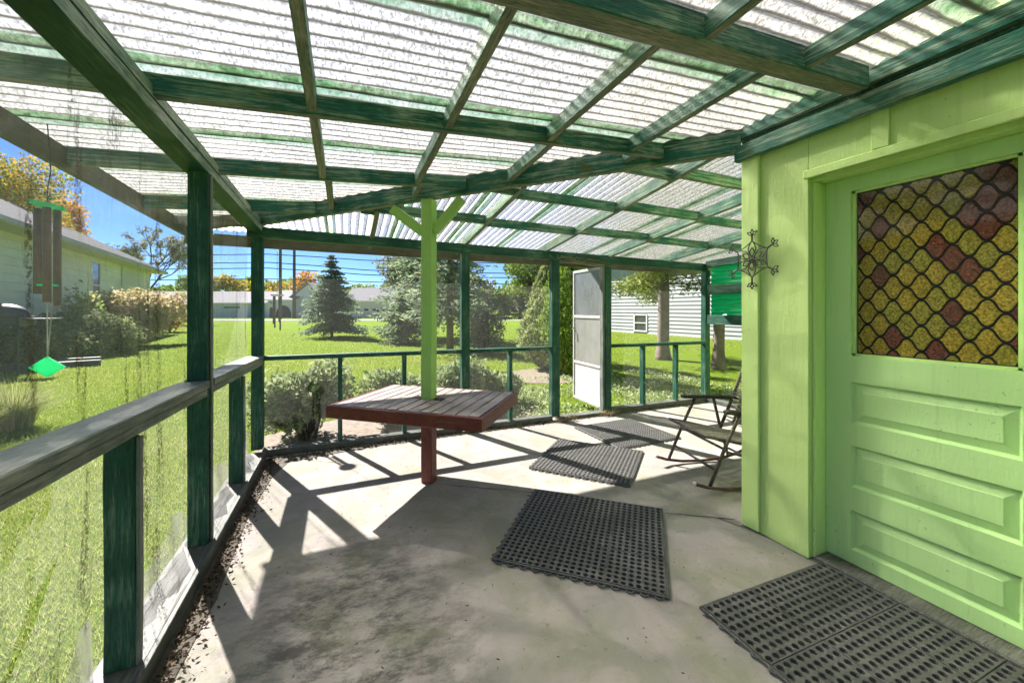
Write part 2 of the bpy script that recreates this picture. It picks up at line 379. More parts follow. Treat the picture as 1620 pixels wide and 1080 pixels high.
def beam(name, p0, p1, w, h, mat, parent, up=(0, 0, 1), under=None, segs=5, ch=.004, jit=.0016, anchor='bottom', side=None):
    """A sawn timber from p0 to p1 (points on its bottom or centre line); its local X axis runs along the grain."""
    p0, p1 = Vector(p0), Vector(p1); d = p1 - p0; L = d.length; x = d.normalized(); up = Vector(up)
    y = up.cross(x).normalized(); z = x.cross(y)
    zo = h / 2 if anchor == 'bottom' else (-h / 2 if anchor == 'top' else 0)
    c = ch; sec = [(-w/2 + c, -h/2), (w/2 - c, -h/2), (w/2, -h/2 + c), (w/2, h/2 - c), (w/2 - c, h/2), (-w/2 + c, h/2), (-w/2, h/2 - c), (-w/2, -h/2 + c)]
    V = []; Fc = []; fm = []
    for i in range(segs + 1):
        jx = random.uniform(-jit, jit); jz = random.uniform(-jit, jit)
        for (a, b_) in sec:
            V.append((L * i / segs - L / 2, a + jx + random.uniform(-jit, jit) * .5, b_ + jz + random.uniform(-jit, jit) * .5))
    for i in range(segs):
        for k in range(8):
            k2 = (k + 1) % 8; Fc.append((i*8 + k, i*8 + k2, (i+1)*8 + k2, (i+1)*8 + k)); fm.append(1 if (under and k == 0) else (2 if side and k in (2, 6) else 0))
    Fc.append(tuple(range(7, -1, -1))); fm.append(0); Fc.append(tuple(segs*8 + k for k in range(8))); fm.append(0)
    mats = [mat] + ([under] if under else ([mat] if side else [])) + ([side] if side else [])
    o = mesh(name, V, Fc, mats, parent, False, fm)
    o.matrix_local = Matrix(((x.x, y.x, z.x, 0), (x.y, y.y, z.y, 0), (x.z, y.z, z.z, 0), (0, 0, 0, 1)))
    o.location = (p0 + p1) / 2 + z * zo
    return o
def copy_of(o, parent=None, **kw):
    c = o.copy(); COL.objects.link(c)
    if parent is not None: c.parent = parent
    for k, v_ in kw.items(): setattr(c, k, v_)
    return c

# ================================================================= THE SETTING
def terrain_z(x, y): return GZ
g = MB(); S = 900
g.add([(-S, -S, GZ), (S, -S, GZ), (S, S, GZ), (-S, S, GZ)], [(0, 1, 2, 3)])
tag(g.build('lawn', 'lawn_soil'), kind='structure')

# the porch slab and its control joints
XL, XH, XD, YC, YF, XR, YB = -0.68, 2.27, 2.385, 1.68, 4.13, 4.82, -3.0
fl = MB(); fl.box((XL - .16, YB, GZ - .2), (XR + .12, YF + .14, 0.0), ch=.006)
floor = tag(fl.build('porch_floor', 'concrete'), kind='structure')
def crack(pts, w=.006):
    m = MB(); P = []
    for i in range(len(pts) - 1):
        a, b_ = Vector(pts[i]), Vector(pts[i + 1]); n = max(2, int((b_ - a).length / .05))
        for k in range(n): P.append(a.lerp(b_, k / n))
    P.append(Vector(pts[-1])); V = []; Fc = []
    for i, p in enumerate(P):
        t = (P[min(i + 1, len(P) - 1)] - P[max(i - 1, 0)]).normalized(); nn = Vector((-t.y, t.x)); j = random.uniform(-.006, .006); ww = w * random.uniform(.4, 1.2) / 2
        for sg in (-1, 1): q = p + nn * (j + sg * ww); V.append((q.x, q.y, .0025))
    for i in range(len(P) - 1): Fc.append((2*i, 2*i + 1, 2*i + 3, 2*i + 2))
    m.add(V, Fc); return m.build('crack', 'crack_dark', floor)
crack([(.66, 2.98), (1.30, 2.55)], .008); crack([(1.93, 1.98), (2.19, 1.80)], .011); crack([(2.19, 1.80), (2.27, 1.74)], .014)
crack([(2.19, 1.80), (2.37, 1.33)], .008); crack([(-.35, 3.95), (.35, 3.45)], .004); crack([(1.9, 4.05), (2.1, 3.5)], .003)

# far street and the drive
rd = MB()
def road_strip(pts, w, z=GZ + .02):
    V = []; Fc = []
    for i, p in enumerate(pts):
        p = Vector(p); t = (Vector(pts[min(i + 1, len(pts) - 1)]) - Vector(pts[max(i - 1, 0)])).normalized(); n = Vector((-t.y, t.x))
        V += [tuple(p + n * w / 2) + (z,), tuple(p - n * w / 2) + (z,)]
    for i in range(len(pts) - 1): Fc.append((2*i, 2*i + 1, 2*i + 3, 2*i + 2))
    return V, Fc
V, Fc = road_strip([at(-900, 53), at(-200, 53), at(400, 53), at(700, 53), at(1100, 54), at(1700, 60)], 7.0)
rd.add(V, Fc); tag(rd.build('road', 'asphalt'), kind='structure')
dv = MB(); p0 = Vector(at(640, 56)); p1 = Vector(at(652, 63))
V, Fc = road_strip([at(640, 55.5), at(632, 62.5)], 7.0, GZ + .03); dv.add(V, Fc); tag(dv.build('driveway', 'asphalt'), kind='structure')

# ================================================================= OUR HOUSE
house = tag(empty('lime_green_house', (XH, YC, 0)), 'lime green board and batten house corner with a panelled door onto the porch', 'house')
hp = lambda *p: (p[0] - XH, p[1] - YC, p[2])
def hbox(name, a, b_, mat, parent=house, ch=.004):
    m = MB(); m.box(hp(*a), hp(*b_), ch=ch); return m.build(name, mat, parent)
DY0, DY1 = .50, 1.315                                     # door opening
ZT = 2.62
hbox('wall_panel', (XH, DY1, 0.004), (XD + .12, YC, 2.26), 'lime_wall_paint', ch=.002)          # beside the corner
hbox('wall_panel', (XH, YB - 3, 0.004), (XD + .12, DY0, 2.26), 'lime_wall_paint', ch=.002)
hbox('wall_panel', (XH, DY0 + .001, 2.035), (XD + .12, DY1 - .001, 2.26), 'lime_wall_paint', ch=.002)    # over the door
hbox('wall_panel', (XH + .004, YB - 3, 2.262), (XD + .12, YC - .003, ZT), 'lime_wall_paint', ch=.002)
hbox('wall_panel', (XD + .122, YC - .12, 0.004), (11, YC - .004, ZT - .002), 'lime_wall_paint', ch=.002)   # the end facing the far yard
hbox('batten', (XH - .022, YC - .105, .012), (XH - .002, YC + .004, 2.258), 'lime_trim_paint')
hbox('batten', (XH + .004, YC - .002, .012), (XH + .10, YC + .018, 2.258), 'lime_trim_paint')
hbox('batten', (XH - .012, .972, 2.068), (XH - .002, 1.04, 2.252), 'lime_trim_paint', ch=.003)
hbox('batten', (XH - .012, .30, 0.02), (XH - .002, .37, 2.252), 'lime_trim_paint', ch=.003)
hbox('header_trim', (XH - .016, DY0 - .05, 2.022), (XH - .002, DY1 + .018, 2.066), 'lime_trim_paint')
hbox('door_stop', (XH + .03, DY0, 2.006), (XD + .05, DY1, 2.033), 'lime_trim_paint', ch=.002)
hbox('door_jamb', (XH + .03, DY1 - .018, .012), (XD + .045, DY1 - .002, 2.004), 'lime_trim_paint', ch=.002)
hbox('threshold', (XH + .012, DY0 + .002, .004), (XD + .06, DY1 - .020, .030), 'landscape_timber', ch=.006)
hbox('gap_shade_strip', (XH - .006, YB - 3, 2.334), (XH + .003, YC + .01, 2.376), 'green_timber', ch=.001)  # dark strip painting in the shade of the gap between the ledger boards
# house body above and behind
hr = MB(); e0, e1 = YB - 3.4, YC + .10
V = [hp(XH - .05, e0, ZT + .02), hp(XH - .05, e1, ZT + .02), hp(7, e1, 4.3), hp(7, e0, 4.3), hp(12.2, e0, ZT + .02), hp(12.2, e1, ZT + .02)]
V += [(v[0], v[1], v[2] + .09) for v in V]
hr.add(V, [(0, 3, 2, 1), (3, 4, 5, 2), (6, 7, 8, 9), (9, 8, 11, 10), (0, 1, 7, 6), (4, 10, 11, 5), (1, 2, 8, 7), (2, 5, 11, 8), (0, 6, 9, 3), (3, 9, 10, 4)])
hr.build('roof', 'dark_shingle', house)
ga = MB(); ga.add([hp(XH + .01, YC - .05, ZT), hp(11, YC - .05, ZT), hp(7, YC - .05, 4.25), hp(XH + .01, YC - .12, ZT), hp(11, YC - .12, ZT), hp(7, YC - .12, 4.25)], [(0, 2, 1), (3, 4, 5), (0, 1, 4, 3), (1, 2, 5, 4), (2, 0, 3, 5)])
ga.build('gable_wall', 'lime_wall_paint', house)

# the door: stiles, rails, recessed panels, leaded panes
X0 = XD; ST = .125; PZ = [(.105, .305), (.425, .635), (.75, .958)]; GZ0, GZ1 = 1.092, 1.932
py0, py1 = DY0 + ST, DY1 - .02 - ST + .01
dm = MB(); D = lambda *p: hp(*p)
def dbox(y0, y1, z0, z1, x0=0.0, x1=.045): dm.box(D(X0 + x0, y0, z0), D(X0 + x1, y1, z1))
dbox(DY0, py0, .034, 2.004); dbox(py1, DY1 - .02, .034, 2.004)
zz = [.034] + [q for p in PZ for q in p] + [GZ0]
for i in range(0, len(zz), 2): dbox(py0, py1, zz[i], zz[i + 1])
dbox(py0, py1, GZ1, 2.004)
dbox(py0, py1, .034, GZ0, .030, .044)
door = dm.build('door', 'lime_door_paint', house); door['label'] = 'lime green door with three raised panels under a leaded window'
for z0, z1 in PZ:
    m = MB(); a, c, e = .004, .05, .016
    def ring(i, x): return [D(X0 + x, py0 + i, z0 + i), D(X0 + x, py1 - i, z0 + i), D(X0 + x, py1 - i, z1 - i), D(X0 + x, py0 + i, z1 - i)]
    R_ = [ring(.0, .002), ring(.007, .014), ring(.012, .018), ring(.046, .008), ring(.050, .005)]
    V = sum(R_, []); Fc = []
    for r in range(len(R_) - 1):
        for k in range(4): Fc.append((r*4 + k, (r+1)*4 + k, (r+1)*4 + (k+1) % 4, r*4 + (k+1) % 4))
    n = (len(R_) - 1) * 4; Fc.append((n, n + 3, n + 2, n + 1)); m.add(V, Fc); m.build('door_panel', 'lime_door_paint', door)
m = MB()
for (ya, yb, za, zb) in ((py0, py0 + .014, GZ0, GZ1), (py1 - .014, py1, GZ0, GZ1), (py0, py1, GZ0, GZ0 + .012), (py0, py1, GZ1 - .012, GZ1)):
    m.box(D(X0 + .012, ya, za), D(X0 + .040, yb, zb))
m.build('glazing_bead', 'lime_trim_paint', door)
m = MB(); m.box(D(X0 + .0275, py0 + .012, GZ0 + .010), D(X0 + .036, py1 - .012, GZ1 - .010)); m.build('lead_came', 'black_came', door)
A_, B_ = .100, .118; gy0, gy1, gz0, gz1 = py0 + .018, py1 - .018, GZ0 + .016, GZ1 - .016
def clip(poly):
    for ax, lim, sg in ((0, gy0, 1), (0, gy1, -1), (1, gz0, 1), (1, gz1, -1)):
        out = []
        for i in range(len(poly)):
            p, q = poly[i], poly[(i + 1) % len(poly)]; dp, dq = (p[ax] - lim) * sg, (q[ax] - lim) * sg
            if dp >= 0: out.append(p)
            if (dp >= 0) != (dq >= 0): t = dp / (dp - dq); out.append((p[0] + (q[0] - p[0]) * t, p[1] + (q[1] - p[1]) * t))
        poly = out
        if len(poly) < 3: return []
    return poly
ni = 0
for i in range(-1, 14):
    for j in range(-1, 18):
        cy = gy0 - .02 + i * A_ / 2; cz = gz0 - .03 + j * B_ / 2
        if (i + j) % 2: continue
        sx, sz = .93, .87; pts = []
        for k in range(40):
            t = k / 40 * 4; q = int(t); u = t - q
            xx = [1 - u, -u, -(1 - u), u][q]; sg = 1 if q < 2 else -1
            pts.append((cy + xx * A_ / 2 * sx, cz + sg * B_ / 2 * sz * (1 - abs(xx) ** 3 * (10 - 15 * abs(xx) + 6 * xx * xx))))
        pts = clip(pts)
        if len(pts) < 3: continue
        ar = abs(sum(pts[k][0] * pts[(k+1) % len(pts)][1] - pts[(k+1) % len(pts)][0] * pts[k][1] for k in range(len(pts)))) / 2
        if ar < 2e-4: continue
        cyp = sum(p[0] for p in pts) / len(pts); czp = sum(p[1] for p in pts) / len(pts)
        n = len(pts); V = [D(X0 + .027, *p) for p in pts] + [D(X0 + .0235, cyp + (p[0] - cyp) * .93, czp + (p[1] - czp) * .93) for p in pts]
        Fc = [(k, n + k, n + (k + 1) % n, (k + 1) % n) for k in range(n)] + [tuple(range(2*n - 1, n - 1, -1))]
        r = random.randrange(11)
        mm = 'brown_glass' if r < 3 else ('amber_glass' if r % 2 else 'olive_glass')
        mesh('pane', V, Fc, mm, door)
m = MB(); kx, ky, kz = D(X0 - .03, DY0 + .06, .98); m.tube([(kx + .03, ky, kz), (kx, ky, kz)], [.022, .012], 12); m.tube([(kx, ky, kz), (kx - .02, ky, kz), (kx - .035, ky, kz), (kx - .045, ky, kz)], [.014, .027, .024, .010], 12)
m.build('door_knob', 'aluminium', door, True)
# ledger boards under the roof
hb = lambda p0, p1, w, h, mat, nm='ledger_board', **k: beam(nm, hp(*p0), hp(*p1), w, h, mat, house, **k)
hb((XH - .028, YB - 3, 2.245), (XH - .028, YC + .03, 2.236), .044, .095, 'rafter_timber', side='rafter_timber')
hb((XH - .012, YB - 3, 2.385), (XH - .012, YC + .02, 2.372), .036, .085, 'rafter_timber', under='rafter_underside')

# ================================================================= THE PORCH
porch = tag(empty('screened_porch', (0, 0, 0)), 'dark green timber screened porch with corrugated translucent roof wrapping the house corner', 'porch')
P = porch
def zL(x, y): return 2.135 + .057 * (x + .74) - .028 * (y - 2.65)      # rafter undersides, side roof
def zF(x, y): return 2.005 - .128 * (y - 4.13) - .014 * (x - 2.19)     # rafter undersides, end roof
HIP0, HIP1 = Vector((XH, YC)), Vector((-.74, 4.16))
XO, YO = -1.36, 4.54
def hip_x(y): return XH + (HIP1.x - XH) * (y - YC) / (HIP1.y - YC) if y < HIP1.y else HIP1.x + (XO - HIP1.x) * (y - HIP1.y) / (YO - HIP1.y)
def hip_y(x): return YC + (HIP1.y - YC) * (x - XH) / (HIP1.x - XH) if x > HIP1.x else HIP1.y + (YO - HIP1.y) * (x - HIP1.x) / (XO - HIP1.x)                                                     # outer eaves
RD = .09
# side wall
def zb(y): return 2.07 - .030 * (y - 2.6)                                # eave beam underside
def zr(y): return .945 - .022 * (y - 2.6)                                # rail top
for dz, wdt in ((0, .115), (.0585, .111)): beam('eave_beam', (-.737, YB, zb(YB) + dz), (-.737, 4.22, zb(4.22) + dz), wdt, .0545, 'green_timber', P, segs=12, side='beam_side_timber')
posts = [-2.2, -.55, 1.0, 2.60, 4.155]
for y in posts:
    beam('post', (-.726, y + .045, .066), (-.726, y + .045, zb(y) - .002), .09, .090, 'green_timber', P, up=(1, 0, 0), anchor='mid')
    if y < 4:
        beam('trim_strip', (-.674, y + .045, .066), (-.674, y + .045, zb(y) - .004), .03, .008, 'rail_timber', P, up=(1, 0, 0), anchor='mid', ch=.002)
studs = [-1.4, .2, 1.81, 3.42]
for y in studs:
    beam('stud', (-.728, y + .02, .066), (-.728, y + .02, zr(y) - .088), .040, .086, 'green_timber', P, up=(1, 0, 0), anchor='mid')
    beam('trim_strip', (-.678, y + .02, .066), (-.678, y + .02, zr(y) - .09), .032, .010, 'rail_timber', P, up=(1, 0, 0), anchor='mid', ch=.002)
for y0, y1 in zip(posts, posts[1:]):
    a, b_ = y0 + .092, y1 - .002
    beam('rail', (-.737, a, zr(a) - .040), (-.737, b_, zr(b_) - .040), .135, .040, 'rail_timber', P, under='rafter_underside', segs=6)
    beam('rail', (-.725, a, zr(a) - .084), (-.725, b_, zr(b_) - .084), .085, .040, 'rail_timber', P, under='rafter_underside', segs=6)
beam('sill', (-.737, YB, .004), (-.737, 4.10, .004), .15, .058, 'sill_timber', P, segs=14)
beam('sill_strip', (-.650, YB, .003), (-.650, 4.05, .003), .020, .075, 'sill_timber', P, segs=14, ch=.003)
# end wall (far)
def zh(x): return 1.972 - .016 * (x + .68)
def zr2(x): return .905 - .007 * (x + .68)
beam('header', (-.80, YF + .045, zh(-.8)), (XR, YF + .045, zh(XR)), .085, .098, 'green_timber', P, segs=12)
fposts = [1.165, 2.275, 3.045, XR - .04]
for x in fposts:
    beam('post', (x + .045, YF + .045, .05), (x + .045, YF + .045, zh(x) - .002), .09, .085, 'green_timber', P, up=(0, 1, 0), anchor='mid')
bays = [(-.68, 1.165, [-.06, .545]), (1.255, 2.275, [1.725]), (3.135, XR - .04, [3.65, 4.23])]
for a, b_, st in bays:
    beam('rail', (a, YF + .045, zr2(a) - .038), (b_, YF + .045, zr2(b_) - .038), .085, .038, 'green_timber', P, under='rafter_underside')
    beam('sill', (a, YF + .045, .004), (b_, YF + .045, .004), .105, .06, 'sill_timber', P, segs=6)
    for x in st:
        beam('stud', (x + .02, YF + .045, .066), (x + .02, YF + .045, zr2(x) - .040), .040, .075, 'green_timber', P, up=(0, 1, 0), anchor='mid')
beam('threshold', (2.365, YF + .04, .002), (3.045, YF + .04, .002), .12, .035, 'sill_timber', P)
# far right wall with the green sheets
for y in (YC + .06, 2.9):
    beam('post', (XR + .005, y, .02), (XR + .005, y, 2.0), .09, .085, 'green_timber', P, up=(0, 1, 0), anchor='mid')
beam('header', (XR + .005, YC, 2.02), (XR + .005, YF + .0, 1.92), .085, .095, 'green_timber', P)
beam('cross_board', (XR - .02, YC, 1.535), (XR - .02, YF - .02, 1.535), .035, .14, 'green_timber', P)
beam('cross_board', (XR - .02, YC, 1.115), (XR - .02, YF - .02, 1.115), .035, .13, 'green_timber', P)
beam('sill', (XR + .005, YC, .004), (XR + .005, YF, .004), .1, .06, 'sill_timber', P)
for z0, z1 in ((1.20, 1.60), (1.62, 1.95)):
    V = []; Fc = []; n = int((z1 - z0) / .012)
    for k in range(n + 1):
        z = z0 + (z1 - z0) * k / n; x = XR + .055 + .010 * math.sin(z / .066 * 2 * math.pi)
        V += [(x, YC + .1, z), (x, YF - .01, z)]
    for k in range(n): Fc.append((2*k, 2*k + 1, 2*k + 3, 2*k + 2))
    mesh('green_sheet', V, Fc, 'green_sheet', P, True)

# screens and plastic
def sheet(name, a, b_, z0, z1, mat, amp=.004, nx=10, nz=10, ztop=None):
    V = []; Fc = []; a, b_ = Vector(a), Vector(b_); n = Vector((-(b_ - a).y, (b_ - a).x)).normalized(); ph = random.uniform(0, 6)
    for i in range(nx + 1):
        for k in range(nz + 1):
            u, w = i / nx, k / nz; p = a.lerp(b_, u) + n * amp * (math.sin(u * 7 + ph + w * 2) + math.sin(w * 9 + u * 4 + ph * 2)) * math.sin(math.pi * min(1, u * 1.0)) 
            V.append((p.x, p.y, z0 + (z1 - z0) * w))
    for i in range(nx):
        for k in range(nz): q = i * (nz + 1) + k; Fc.append((q, q + nz + 1, q + nz + 2, q + 1))
    return mesh(name, V, Fc, mat, P, True)
for y0, y1 in zip(posts, posts[1:]):
    sheet('plastic_sheet', (-.806, y0 + .04), (-.806, y1 + .05), .03, zb(y0) + .02, 'clear_vinyl', .006, 16, 16)
ys = [-.55, .2, 1.0, 1.81, 2.60, 3.42, 4.155]
for i in range(len(ys) - 1):                                              # the turned-up skirt of the plastic
    y0, y1 = ys[i] + .05, ys[i + 1] - .003; V = []; Fc = []; n = 14
    for k in range(n + 1):
        u = k / n; y = y0 + (y1 - y0) * u; hgt = .18 + .05 * math.sin(u * 5 + i) + .02 * math.sin(u * 17 + 2 * i)
        x = -.790 + .012 * math.sin(u * 23 + i) 
        V += [(x, y, .05), (x + .010 * math.sin(u * 9 + 1), y, .05 + hgt * .5), (x - .006, y, .05 + hgt)]
    for k in range(n):
        for r in range(2): Fc.append((3*k + r, 3*k + 3 + r, 3*k + 4 + r, 3*k + 1 + r))
    mesh('plastic_skirt', V, Fc, 'milky_vinyl', P, True)
for a, b_, st in bays:
    xs = [a] + [s + .02 for s in st] + [b_]
    sheet('screen', (a, YF + .092), (b_, YF + .092), .03, zh(a) + .02, 'insect_screen', .002)
sheet('screen', (XR + .06, YC + .1), (XR + .06, YF), .03, 1.14, 'insect_screen', .002)

# roof timbers: side roof
def rafter(y, x1, w=.042, h=RD, nm='rafter'):
    return beam(nm, (XO + .02, y, zL(XO, y)), (x1, y, zL(x1, y)), w, h, 'rafter_timber', P, under='rafter_underside', segs=8)
raf_y = [-2.55, -1.62, -.72, .18, 1.07, 1.965, 2.835, 3.70]
beam('rafter_tail', (XO + .02, 4.24, zL(XO, 4.24) - .01), (-.80, 4.24, zL(-.8, 4.24) - .01), .042, .085, 'fascia_timber', P, segs=3)
for y in raf_y:
    if y == 1.07: rafter(y, XH - .05, .088, .10)
    else: rafter(y, (XH - .05) if y < YC else hip_x(y) - .04)
pur = {0: [.0, .6, 1.2, 1.77], 1: [-.13, .475, 1.05, 1.62], 2: [-.13, .47, 1.09, 1.70], 3: [-.10, .50, 1.08], 4: [-.07, .52]}
ends = [-.72, .18, 1.07, 1.965, 2.835, 3.70, 4.2]
for i in range(len(ends) - 1):
    xs = {0: pur[0], 1: pur[0], 2: pur[1], 3: pur[2], 4: pur[3], 5: pur[4]}[i]
    for x in xs:
        w = .044 if ends[i] == 1.07 else .022
        y0, y1 = ends[i] + w, min(ends[i + 1] - .022 - (.022 if ends[i + 1] == 1.07 else 0), hip_y(x) - .05 if x < XH else 9)
        if y1 - y0 < .08: continue
        beam('purlin', (x, y0, zL(x, y0) + .006), (x, y1, zL(x, y1) + .006), .040, .082, 'rafter_timber', P, under='rafter_underside', segs=4)
# hip beam, centre post, braces
ZH0, ZH1 = 2.295, 2.075
beam('hip_beam', (XH - .01, YC + .02, ZH0), (HIP1.x, HIP1.y, ZH1), .060, .135, 'rafter_timber', P, under='rafter_underside', segs=10)
beam('hip_tail', (HIP1.x - .01, HIP1.y + .005, ZH1 + .02), (XO + .03, YO - .02, ZH1 - .03), .045, .10, 'fascia_timber', P, segs=3)
for k_ in range(6):
    u0, u1 = k_ / 6, (k_ + 1) / 6; pa, pb = [HIP0.lerp(HIP1, q * 6 / 5) if q <= 5 / 6 else HIP1.lerp(Vector((XO - .03, YO + .02)), (q - 5 / 6) * 6) for q in (u0, u1)]
    za, zb_ = [max(zL(q.x, q.y), zF(q.x, q.y)) + RD + .012 for q in (pa, pb)]
    beam('added_hip_cap', (pa.x, pa.y, za - .075), (pb.x, pb.y, zb_ - .075), .022, .105, 'rafter_timber', P, segs=2, jit=.001)  # board added along the hip to block sun leaking between the roof slopes
HU = (HIP0 - HIP1).normalized(); HA = math.atan2(HU.y, HU.x); CP = Vector((.60, hip_y(.60)))
TZ = .645
def hipz(x): return ZH0 + (ZH1 - ZH0) * (XH - x) / (XH - HIP1.x)
beam('centre_post', (CP.x, CP.y, TZ - .0), (CP.x, CP.y, hipz(CP.x) - .003), .090, .090, 'lime_post_paint', P, up=(HU.x, HU.y, 0), anchor='mid', segs=8)
beam('centre_post', (CP.x, CP.y, .004), (CP.x, CP.y, TZ - .002), .090, .090, 'red_brown_paint', P, up=(HU.x, HU.y, 0), anchor='mid', segs=4)
for sg in (-1, 1):
    a = Vector((CP.x, CP.y)) + HU * sg * .048; c = Vector((CP.x, CP.y)) + HU * sg * (.28 if sg > 0 else .32)
    beam('knee_brace', (a.x, a.y, hipz(a.x) - .245), (c.x, c.y, hipz(c.x) - .028), .042, .075, 'lime_post_paint', P, anchor='mid', segs=2)
# end roof
far_x = [.25, 1.205, 2.19, 3.11, 4.09]
for x in far_x:
    y0 = YC + .01 if x > XH else hip_y(x) + .05
    beam('rafter', (x, y0, zF(x, y0)), (x, YO - .02, zF(x, YO)), .042, RD, 'rafter_timber', P, under='rafter_underside', segs=7)
seg = [-.6] + far_x + [XR + .02]
for i in range(len(seg) - 1):
    off = .05 if i % 2 else 0
    for y in (2.18 - off, 2.82 - off, 3.50 - off):
        a, c = seg[i] + .023, seg[i + 1] - .023
        a = max(a, hip_x(y) + .06 if y > YC else a)
        if c - a < .1: continue
        beam('purlin', (a, y, zF(a, y) + .008), (c, y, zF(c, y) + .008), .040, .080, 'rafter_timber', P, under='rafter_underside', segs=4)
beam('ledger_board', (XH + .04, YC + .022, 2.31), (XR, YC + .022, 2.28), .038, .09, 'rafter_timber', P)
# fascias
beam('fascia', (XO, YB, zL(XO, YB) - .030), (XO, YO, zL(XO, YO) - .035), .035, .12, 'fascia_timber', P, segs=10)
beam('fascia', (XO - .0, YO, zF(XO, YO) - .065), (XR + .2, YO, zF(XR, YO) - .045), .035, .11, 'fascia_timber', P, segs=10, up=(0, 0, 1))
# corrugated sheets
PITCH = .0678; AMP = .0085
def corrugated(lo, hi, kind, lift):
    V = []; UV = []; Fc = []; nseg = 10; ks = int(round((hi - lo) / PITCH * 8))
    for k in range(ks + 1):
        t = lo + k * PITCH / 8; zc = AMP * math.cos(k / 8 * 2 * math.pi)
        if kind == 'side':
            a = XO - .05; c = (XH - .02) if t < YC else max(hip_x(t) + .015, a + .02)
        else:
            a = (YC + .012) if t > XH else min(hip_y(t) + .015, YO); c = YO + .055
        a2 = a + random.uniform(-.004, .004)
        for i in range(nseg + 1):
            w = a2 + (c - a2) * i / nseg; sag = -.004 * math.sin(w * 5.1 + lo * 3) 
            if kind == 'side': V.append((w, t, zL(w, t) + RD + .012 + zc + lift + sag))
            else: V.append((t, w, zF(t, w) + RD + .012 + zc + lift + sag))
            UV.append((w, k / 8))
    n = nseg + 1
    for k in range(ks):
        for i in range(nseg): q = k * n + i; Fc.append((q, q + 1, q + n + 1, q + n))
    return mesh('roof_sheet', V, Fc, 'fibreglass_sheet', P, True, uv=UV)
y = -3.02; k = 0
while y < 4.55:
    corrugated(y, min(y + 10 * PITCH, 4.56), 'side', .004 * (k % 2)); y += 9 * PITCH; k += 1
x = -1.40; k = 0
while x < XR + .1:
    corrugated(x, x + 10 * PITCH, 'end', .004 * (k % 2)); x += 9 * PITCH; k += 1

# the open screen door, hinged on the right jamb
HX, HY, DW, DA = 3.035, 4.20, .72, rad(88)
dd = Matrix.Translation((HX, HY, 0)) @ Matrix.Rotation(DA, 4, 'Z')
m = MB(); Z0, Z1 = .055, 1.875; T = .013
for (a, c, z0, z1) in ((0, .035, Z0, Z1), (DW - .035, DW, Z0, Z1), (.035, DW - .035, Z0, Z0 + .035), (.035, DW - .035, Z1 - .035, Z1), (.035, DW - .035, 1.205, 1.240), (.035, DW - .035, .560, .592)):
    m.box((a, -T, z0), (c, T, z1), ch=.003)
m.xf(dd); sd = m.build('screen_door', 'aluminium', P); sd['label'] = 'open white aluminium storm door with a glazed top and grey screens'
for nm, z0, z1, mt in (('glass_pane', 1.238, Z1 - .033, 'storm_glass'), ('screen', .590, 1.207, 'door_screen'), ('kick_panel', Z0 + .033, .562, 'door_kick')):
    m = MB(); m.box((.033, -.003, z0), (DW - .033, .003, z1)); m.xf(dd); m.build(nm, mt, sd)
m = MB(); m.box((DW - .032, -.035, .99), (DW - .006, -.012, 1.10), ch=.003); m.tube([(DW - .02, -.035, 1.08), (DW - .05, -.06, 1.02), (DW - .11, -.055, .955), (DW - .15, -.05, .95)], [.013, .015, .013, .009], 8); m.tube([(DW - .02, T, 1.06), (DW - .02, .05, 1.06), (DW - .02, .055, .96)], .008, 8); m.xf(dd); m.build('handle', 'dark_iron', sd)
m = MB()
for z in (.35, 1.0, 1.6): m.tube([(-.008, -.004, z - .04), (-.008, -.004, z + .04)], .008, 8)
m.xf(dd); m.build('hinge', 'aluminium', sd)
beam('door_frame', (3.028, YF + .055, .04), (3.028, YF + .055, zh(3.03) - .004), .032, .07, 'rail_timber', P, up=(0, 1, 0), anchor='mid')
beam('door_frame', (2.379, YF + .055, .04), (2.379, YF + .055, zh(2.38) - .004), .022, .07, 'green_timber', P, up=(0, 1, 0), anchor='mid')
beam('door_frame', (2.39, YF + .055, zh(2.4) - .028), (3.01, YF + .055, zh(3.0) - .028), .06, .026, 'rail_timber', P)

# ================================================================= THE TABLE ROUND THE CENTRE POST
table = tag(empty('slatted_table', (CP.x, CP.y, 0), HA + math.pi), 'weathered brown slatted table built round the central green post', 'table')
table.rotation_euler = (0, 0, math.atan2(-HU.y, -HU.x) + math.pi)
# local x runs along the hip towards the house
TL, TW = 1.19, .83
for sg in (-1, 1):
    beam('apron', (-TL/2, sg * (TW/2 - .0125), TZ - .092), (TL/2, sg * (TW/2 - .0125), TZ - .092), .025, .088, 'table_apron_stain', table)
    beam('apron', (sg * (TL/2 - .0125), -TW/2 + .027, TZ - .092), (sg * (TL/2 - .0125), TW/2 - .027, TZ - .092), .025, .088, 'table_apron_stain', table)
ns = 13; wS = (TL - .054) / ns
for i in range(ns):
    x = -TL/2 + .027 + wS * (i + .5); hz = TZ - .022 + random.uniform(-.002, .001)
    if abs(x) < .045 + wS/2:
        for sg in (-1, 1): beam('slat', (x, sg * .050, hz), (x, sg * (TW/2 - .028), hz), wS - .012, .022, 'table_slat_stain', table, segs=3, ch=.003)
    else: beam('slat', (x, -TW/2 + .028, hz), (x, TW/2 - .028, hz), wS - random.uniform(.009, .014), .022, 'table_slat_stain', table, segs=4, ch=.003)
for sg in (-1, 1):
    beam('bearer', (-TL/2 + .03, sg * .066, TZ - .068), (TL/2 - .03, sg * .066, TZ - .068), .035, .044, 'table_apron_stain', table)
m = MB(); m.box((-.07, -.064, TZ - .115), (.07, .064, TZ - .072), ch=.004); m.build('bracket', 'red_iron', table)

